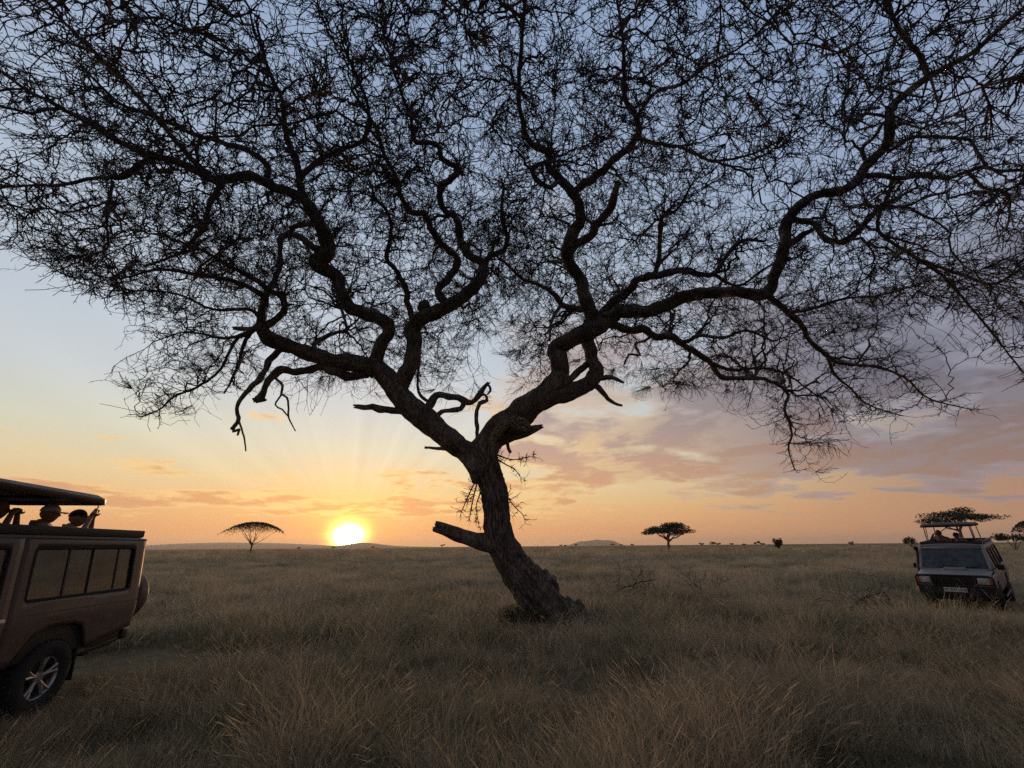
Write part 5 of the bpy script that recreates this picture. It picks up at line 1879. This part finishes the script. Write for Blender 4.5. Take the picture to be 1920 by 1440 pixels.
ARM_REST = [((0.04, 0.27, 1.12), (0.26, 0.20, 1.14), (1, -0.3, -0.1)), ((0.04, -0.27, 1.12), (0.26, -0.20, 1.14), (1, 0.3, -0.1))]
ARM_PHONE = [((0.17, 0.29, 1.36), (0.185, 0.075, 1.62), (0.15, -0.08, 1)), ((0.17, -0.29, 1.36), (0.185, -0.075, 1.62), (0.15, 0.08, 1))]
ARM_LOOK = [((0.20, 0.30, 1.26), (0.19, 0.11, 1.56), (0.1, -0.7, 0.5)), ((0.20, -0.30, 1.26), (0.19, -0.11, 1.56), (0.1, 0.7, 0.5))]
ARM_LEAN = [((0.16, 0.34, 1.20), (0.36, 0.10, 1.26), (0.8, -0.6, 0)), ((0.16, -0.34, 1.20), (0.36, -0.10, 1.26), (0.8, 0.6, 0))]
person(in_car(M_LEFT, -0.33, 0.02, 112), 'person in a white cap and navy top leaning out of the brown vehicle', ARM_REST,
       SKIN_LIGHT, CLOTH_NAVY, CLOTH_KHAKI, 0.985, cap=CLOTH_WHITE)
person(in_car(M_LEFT, -0.74, 0.06, 116), 'person in a dark cap raising a phone with both hands', ARM_PHONE,
       SKIN_LIGHT, CLOTH_NAVY, CLOTH_KHAKI, 0.965, pitch=0.12, cap=CLOTH_BLACK, sleeves=False)
person(in_car(M_LEFT, 0.40, 0.05, 118), 'bareheaded person with hands at the face, behind the white-capped one', ARM_LOOK,
       SKIN_DARK, CLOTH_BLACK, CLOTH_KHAKI, 0.985)
person(in_car(M_RIGHT, 1.50, -0.22, -20), 'person in a wine-red top with arms up to the face in the grey vehicle', ARM_LOOK,
       SKIN_DARK, CLOTH_WINE, CLOTH_KHAKI, 1.02, lean=0.12, sleeves=False)
person(in_car(M_RIGHT, 1.15, 0.16, -25), 'person in a white shirt and black cap leaning on the grey vehicle roof', ARM_LEAN,
       SKIN_LIGHT, CLOTH_WHITE, CLOTH_KHAKI, 0.955, lean=0.10, cap=CLOTH_BLACK)
p = Part()
p.box((0, 0, 0), (0.010, 0.076, 0.155), 0.006, 2)
ph = p.out('phone', BLACK, None)
ph.matrix_world = in_car(M_LEFT, -0.74, 0.06, 116) @ Matrix.Translation((0.215, 0, 1.70))
tag(ph, 'black phone held up by the person in the dark cap', 'phone')
p = Part()
p.box((0.0059, 0, 0.0), (0.002, 0.070, 0.146), 0.0008, 1)
sc_ = p.out('screen', LENS, ph)
sc_.matrix_local = Matrix.Rotation(math.pi, 4, 'Z')

# ================================================================== the leopard on the right fork
def mat_leopard(t, out):
    p = obj_of(t)
    w = t.vm('ADD', p, t.vm('SCALE', t.noise(p, 14, 2, 0.5, col=True), scale=0.03))
    v = t.new('ShaderNodeTexVoronoi')
    v.feature = 'F1'
    t.put(v.inputs['Vector'], w)
    v.inputs['Scale'].default_value = 24.0
    dd = v.outputs['Distance']
    ring = t.m('MULTIPLY', t.smooth(dd, 0.50, 0.42), t.smooth(dd, 0.16, 0.28))
    c = t.mix(t.noise(p, 6, 3, 0.5), (0.21, 0.145, 0.085, 1), (0.31, 0.24, 0.15, 1))
    c = t.mix(t.m('MULTIPLY', t.smooth(dd, 0.30, 0.20), 0.5), c, (0.20, 0.11, 0.05, 1))
    c = t.mix(ring, c, (0.018, 0.013, 0.010, 1))
    principled(t, out, c, 0.85, spec=0.2)


def leopard():
    y_limb = y_of_parent(945, 797)[0]

    def lp(px, py, dy):
        return at_y(px, py, y_limb + dy)
    V, E, R = [], [], []

    def j(p, r, par=None):
        V.append(tuple(p))
        R.append(r)
        if par is not None:
            E.append((par, len(V) - 1))
        return len(V) - 1
    rump = j(lp(927, 811, -0.42), (0.150, 0.140))
    loin = j(lp(939, 801, -0.44), (0.150, 0.135), rump)
    mid = j(lp(953, 793, -0.44), (0.160, 0.150), loin)
    sho = j(lp(968, 788, -0.42), (0.150, 0.140), mid)
    nk = j(lp(978, 789, -0.42), 0.105, sho)
    hd = j(lp(986, 795, -0.44), 0.105, nk)
    mz = j(lp(992, 800, -0.50), 0.062, hd)
    j(lp(994.5, 802, -0.53), 0.045, mz)
    for s in (-1, 1):
        j(np.array(V[hd]) + np.array((-0.03 + s * 0.07, 0.02, 0.125)), 0.026, hd)
    th = j(lp(925, 822, -0.47), 0.105, rump)
    kn = j(lp(922, 832, -0.50), 0.072, th)
    hk = j(lp(923.5, 844, -0.46), 0.048, kn)
    j(lp(924.5, 855, -0.45), (0.046, 0.060), hk)
    tl = j(lp(920.5, 822, -0.40), 0.040, rump)
    for px, py, r in ((918.5, 834, 0.034), (917, 846, 0.032), (916.5, 857, 0.030), (915, 868, 0.027), (913.5, 873, 0.020)):
        tl = j(lp(px, py, -0.40), r, tl)
    fa = j(lp(962, 803, -0.40), 0.080, sho)
    fe = j(lp(953, 812, -0.22), 0.058, fa)
    fw = j(lp(951, 828, -0.02), 0.045, fe)
    fx = j(lp(953, 841, -0.02), 0.042, fw)
    j(lp(958, 850, -0.04), (0.040, 0.05), fx)
    fb = j(lp(972, 800, -0.46), 0.072, sho)
    fc = j(lp(980, 806, -0.50), 0.050, fb)
    j(lp(988, 807, -0.50), (0.046, 0.055), fc)
    me = skin_mesh('leopard', V, E, R, 2)
    c = Vector(V[0])
    me.transform(Matrix.Translation(-c))
    me.materials.clear()
    o = obj('leopard', me, material('leopard_coat', mat_leopard))
    o.location = c
    tag(o, 'spotted leopard sprawled on the fork of the big acacia, legs and tail hanging', 'leopard')


leopard()

# ================================================================== trees, bushes and hills of the plain
def mat_leaf(t, out):
    n = t.noise(pos_of(t), 0.8, 3, 0.5)
    c = t.mix(n, (0.028, 0.032, 0.015, 1), (0.062, 0.064, 0.030, 1))
    principled(t, out, c, 0.8, spec=0.2)


LEAF = material('acacia_foliage', mat_leaf)


def mat_shrub(t, out):
    n = t.noise(pos_of(t), 4.0, 3, 0.5)
    c = t.mix(n, (0.030, 0.036, 0.016, 1), (0.065, 0.07, 0.034, 1))
    principled(t, out, c, 0.8, spec=0.2)


SHRUB = material('shrub_leaves', mat_shrub)


def leaves(C, size, r, flat=0.5):
    """many small leaf faces around the points C"""
    n = len(C)
    nrm = r.normal(size=(n, 3)) * np.array([1, 1, 1])
    nrm[:, 2] += np.where(r.random(n) < 0.5, 1, -1) * flat * 3
    nrm = unit(nrm)
    a = unit(np.cross(nrm, unit(r.normal(size=(n, 3)))))
    b = np.cross(nrm, a)
    s = (size * (0.5 + r.random(n)))[:, None]
    V = np.stack([C - a * s, C + b * s * 0.5, C + a * s, C - b * s * 0.5], 1)
    return V.reshape(-1, 3), np.arange(n * 4).reshape(-1, 4)


def dist_ground(px, py):
    P = at_h(px, py, 0.0)
    return P


def acacia(base, label, height, width, fork, trunk_r, clumps, seed, shape='umbrella', lean=0.0, nleaf=5200, leafsize=0.22, droop=0.28, group='acacias out on the plain'):
    r = np.random.default_rng(seed)
    root = empty('acacia_tree', tuple(base))
    tag(root, label, 'tree', group)
    bag = Bag()
    fp = np.array([lean * fork, 0, fork])
    n = 10
    t = np.linspace(0, 1, n)[:, None]
    P = np.array([[0, 0, -0.3]]) + t * (fp - [0, 0, -0.3]) + np.sin(t * 5 + seed) * np.array([[0.05 * trunk_r * 4, 0.05, 0]])
    V, Q = tubes(P[None], np.linspace(trunk_r * 1.25, trunk_r * 0.8, n)[None], 10)
    bag.add(V, Q)
    obj('trunk', bag.mesh('trunk'), BARK, root)
    lb, cb = Bag(), Bag()
    for k in range(clumps):
        a = 2 * math.pi * (k + 0.6 * r.random()) / clumps
        q = math.sqrt((k * 0.618 + 0.13) % 1.0) * 0.92
        ex = np.array([math.cos(a) * q * width / 2, math.sin(a) * q * width / 2, 0])
        if shape == 'umbrella':
            ez = height * (1 - droop * q * q) - 0.05 * height * r.random()
        else:
            ez = height * (0.56 + 0.38 * math.sqrt(max(0, 1 - q * q)) * (0.30 + 0.70 * r.random()))
        end = np.array([ex[0] + fp[0], ex[1], ez])
        s0 = fp * (0.80 + 0.2 * r.random())
        c1 = s0 + (end - s0) * 0.4 + np.array([0, 0, 0.10 * height]) * (1 if q < 0.5 else -0.10)
        m = 8
        tt = np.linspace(0, 1, m)[:, None]
        P = (1 - tt) ** 2 * s0 + 2 * tt * (1 - tt) * c1 + tt ** 2 * end + r.normal(size=(m, 3)) * 0.012 * height * np.sin(np.pi * tt)
        rr = np.linspace(trunk_r * 0.55, trunk_r * 0.10, m) * (0.7 + 0.5 * r.random())
        if k % 3 == 0:
            V, Q = tubes(P[None], rr[None], 6)
            lb.add(V, Q)
        for z in range(2 if k % 3 == 0 else 0):
            i = int(r.integers(3, m - 1))
            e2 = P[i] + np.array([r.normal() * 0.10 * width, r.normal() * 0.10 * width, 0.10 * height * (0.6 + r.random())])
            V, Q = tubes(np.stack([P[i], (P[i] + e2) / 2 + r.normal(size=3) * 0.02 * height, e2])[None], np.array([[rr[i] * 0.7, rr[i] * 0.45, 0.02]]), 4)
            lb.add(V, Q)
        nl = nleaf // clumps
        rad = width * (0.16 + 0.10 * r.random())
        thick = 0.035 * height if shape == 'umbrella' else 0.075 * height
        u = unit(r.normal(size=(nl, 3))) * (r.random(nl) ** 0.4)[:, None]
        C = end + u * np.array([rad, rad, thick])
        if shape == 'umbrella':
            qq = np.hypot(C[:, 0] - fp[0], C[:, 1]) / (width / 2)
            C[:, 2] += height * (-droop * qq * qq) - (ez - height) + 0.0 * height
            C[:, 2] = np.minimum(C[:, 2], height * (1.0 - droop * qq * qq) + 0.02 * height * r.normal(size=nl))
        cb.add(*leaves(C, leafsize, r))
    obj('limbs', lb.mesh('limbs'), BARK, root)
    obj('crown', cb.mesh('crown', False), LEAF, root)
    return root


def on_plain(px, dist):
    d = ray(px, 1024 - 0.0083 * (px - 960))
    d = d[:2] / np.linalg.norm(d[:2])
    return np.array([d[0] * dist, d[1] * dist, float(terrain(d[0] * dist, d[1] * dist))])


acacia(on_plain(472, 140), 'flat umbrella-crowned acacia on two slender stems, left of the setting sun', 8.3, 13.0, 2.7, 0.22, 24, 3, 'umbrella', -0.08, 8500, 0.13, 0.24)
acacia(on_plain(1253, 109), 'dense dark rounded acacia with a forked trunk, on open grass by itself', 6.7, 9.6, 2.9, 0.30, 26, 8, 'dome', 0.05, 9500, 0.15)
acacia(on_plain(1805, 130), 'wide ragged acacia rising behind the grey safari vehicle', 9.0, 11.8, 4.2, 0.30, 22, 15, 'dome', 0.06, 5200, 0.17)
acacia(on_plain(1941, 150), 'acacia at the far side of the grey vehicle, showing one flat branch', 6.0, 5.2, 2.8, 0.22, 12, 21, 'umbrella', 0.0, 2600, 0.16)


def bush(base, label, h, w, seed, n=900, group='bushes dotted over the plain', size=None, name='bush', mat=None, stems=7):
    r = np.random.default_rng(seed)
    root = empty(name, tuple(base))
    tag(root, label, 'bush', group)
    sb, cb = Bag(), Bag()
    C = []
    for k in range(stems):
        a = 2 * math.pi * k / stems + r.random()
        q = 0.12 + 0.38 * r.random()
        end = np.array([math.cos(a) * q * w, math.sin(a) * q * w, h * (0.55 + 0.40 * r.random())])
        P = np.stack([np.array([0, 0, -0.05]), end * np.array([0.35, 0.35, 0.45]) + r.normal(size=3) * 0.03 * h, end])
        V, Q = tubes(P[None], np.array([[0.020 * h + 0.004, 0.014 * h + 0.003, 0.004 * h + 0.002]]), 5)
        sb.add(V, Q)
        u = unit(r.normal(size=(n // stems, 3))) * (r.random(n // stems) ** 0.45)[:, None]
        C.append(end * np.array([1, 1, 0.86]) + u * np.array([0.24 * w, 0.24 * w, 0.24 * h]))
    C = np.concatenate(C)
    C[:, 2] = np.maximum(C[:, 2], 0.02)
    obj('stems', sb.mesh('stems'), BARK, root)
    cb.add(*leaves(C, size or 0.055 * h, r, 0.1))
    obj('foliage', cb.mesh('foliage', False), mat or LEAF, root)
    return root


bush(on_plain(1460, 128), 'lone leggy bush on open grass between the dark acacia and the grey vehicle', 3.0, 2.3, 5, 800)
bush(on_plain(1708, 190), 'small round dark bush on the skyline beside the grey vehicle', 3.6, 3.4, 6, 700)
bush(on_plain(1899, 150), 'broad low dark bush behind the tail of the grey vehicle', 3.6, 5.6, 7, 1100)
bush(on_plain(1595, 330), 'small bush on the skyline between the leggy bush and the grey vehicle', 3.2, 3.2, 8, 400)
far = [(830, 900, 7, 9), (1052, 1000, 5, 7), (1060, 1050, 4, 8), (1080, 1000, 6, 6), (1150, 980, 6, 9), (1165, 950, 4, 6), (1185, 900, 5, 9), (1316, 780, 5, 9),
       (1336, 700, 6, 11), (1347, 760, 4, 7), (1372, 840, 4, 6), (1395, 820, 3, 6), (1420, 700, 6, 9), (1428, 760, 4, 7), (625, 1000, 5, 9), (560, 1000, 4, 7), (700, 1050, 4, 7), (892, 950, 4, 8)]
for k, (px, dist, h, w) in enumerate(far):
    bush(on_plain(px, dist), 'tiny dark shrub on the distant skyline', h, w, 40 + k, 160, 'far shrubs along the skyline', size=0.7, name='skyline_shrub', stems=5)

# leafy shrub and bare sticks at the foot of the big tree
gb = at_h(985, 1192, 0.0)
gb[2] = float(terrain(gb[0], gb[1]))
bush(gb, 'low green leafy shrub at the foot of the big acacia trunk', 0.50, 1.15, 77, 3200, None, size=0.020, name='low_shrub', mat=SHRUB, stems=15)


def dead_branch(base, label, length, seed, rz, n=7, group='fallen branches in the grass', thick=0.032, rise=0.25, name='fallen_branch', mat=None):
    """a fallen, many-forked bare branch lying in the grass"""
    r = np.random.default_rng(seed)
    bag = Bag()

    def go(p, d, L, rad, depth):
        m = 7
        pts = [p]
        for i in range(m - 1):
            d = unit(d + r.normal(size=3) * np.array([0.28, 0.28, 0.24]))
            q = pts[-1] + d * L / (m - 1)
            if q[2] < 0.04:
                q[2] = 0.04 + 0.04 * r.random()
                d[2] = abs(d[2]) * 0.6
            pts.append(q)
        P = np.array(pts)
        V, Q = tubes(P[None], np.linspace(rad, rad * 0.45, m)[None], 6)
        bag.add(V, Q)
        if depth < 3:
            for k in range(n if depth == 0 else 4 if depth == 1 else 3):
                i = int(r.integers(1, m))
                nd = unit(d * 0.5 + r.normal(size=3) * np.array([0.8, 0.8, 0.55]) + np.array([0, 0, rise]))
                go(P[i].copy(), nd, L * (0.40 + 0.25 * r.random()), rad * 0.55, depth + 1)
    go(np.array([-length * 0.4, 0, 0.10]), unit(np.array([1.0, 0.1, 0.18])), length, thick, 0)
    o = obj(name, bag.mesh(name), mat or BARK)
    o.location = (base[0], base[1], float(terrain(base[0], base[1])))
    o.rotation_euler = (0, 0, rz)
    tag(o, label, 'branch', group)
    return o


dead_branch(at_h(1182, 1122, 0), 'fallen forked branch with one upright prong, nearest the big trunk', 1.6, 4, 0.2, 4, rise=0.35, thick=0.032)
dead_branch(at_h(1238, 1118, 0), 'low tangle of dead twigs between two fallen branches', 1.3, 9, 1.0, 6, thick=0.022)
dead_branch(at_h(1318, 1122, 0), 'fallen branch with a dense round spray of bare twigs', 1.7, 13, 0.5, 7, rise=0.4, thick=0.024)
dead_branch(at_h(1622, 1150, 0), 'dark fallen branch half sunk in grass towards the grey vehicle', 1.8, 23, -0.3, 6, thick=0.03)
dead_branch(at_h(1055, 1205, 0), 'pale bare sticks standing at the root burl of the big acacia', 0.55, 31, 0.4, 6, None, 0.013, 0.9, 'dry_sticks', DEADWOOD)
dead_branch(at_h(1060, 1350, 0), 'thin fallen twig lying in the foreground grass', 0.55, 35, 0.1, 3, None, 0.009, 0.2, 'dry_twig', DEADWOOD)


def mat_hill(t, out):
    n = t.noise(pos_of(t), 0.004, 4, 0.6)
    c = t.mix(n, (0.07, 0.065, 0.045, 1), (0.12, 0.10, 0.07, 1))
    principled(t, out, c, 0.95, spec=0.1)


HILL = material('hill_scrub', mat_hill)


def hill(name, px, dist, width, height, depth, seed, bumps):
    """a real mound: height falls off all round"""
    c = on_plain(px, dist)
    nx, ny = 60, 16
    V = []
    for j in range(ny + 1):
        for i in range(nx + 1):
            u, v = i / nx * 2 - 1, j / ny * 2 - 1
            prof = sum(a * math.exp(-((u - m) / s) ** 2) for m, s, a in bumps)
            z = height * prof * max(0, 1 - v * v) * max(0, 1 - u ** 8) * (1 + 0.12 * mnoise.noise((u * 5, v * 3, seed)))
            V.append((c[0] + u * width / 2, c[1] + v * depth / 2, z - 2))
    Q = [(j * (nx + 1) + i, j * (nx + 1) + i + 1, (j + 1) * (nx + 1) + i + 1, (j + 1) * (nx + 1) + i) for j in range(ny) for i in range(nx)]
    o = obj(name, mesh_np(name, np.array(V), np.array(Q)), HILL)
    tag(o, kind='structure')


hill('hill', 684, 9000, 3300, 84, 1500, 1.0, [(0.0, 0.20, 0.62), (0.0, 0.55, 0.45)])
hill('hill_to_the_right', 1120, 9000, 1350, 135, 900, 4.0, [(0.05, 0.42, 0.80), (0.45, 0.16, 0.32), (-0.5, 0.3, 0.42)])
hill('far_ridge', 440, 12000, 7200, 135, 1800, 7.0, [(-0.3, 0.5, 0.75), (0.25, 0.45, 0.6)])


# ================================================================== evening haze
def build_haze():
    bm = rbox((0, 8600, 110), (24000, 18400, 226), 0)
    me = bpy.data.meshes.new('haze')
    bm.to_mesh(me)
    bm.free()

    def fn(t, out):
        v = t.new('ShaderNodeVolumePrincipled')
        v.inputs['Color'].default_value = (0.98, 0.86, 0.72, 1)
        v.inputs['Density'].default_value = 7e-5
        v.inputs['Anisotropy'].default_value = 0.45
        t.l.new(v.outputs[0], out.inputs['Volume'])
    o = obj('haze', me, material('evening_haze', fn))
    tag(o, kind='stuff')


build_haze()
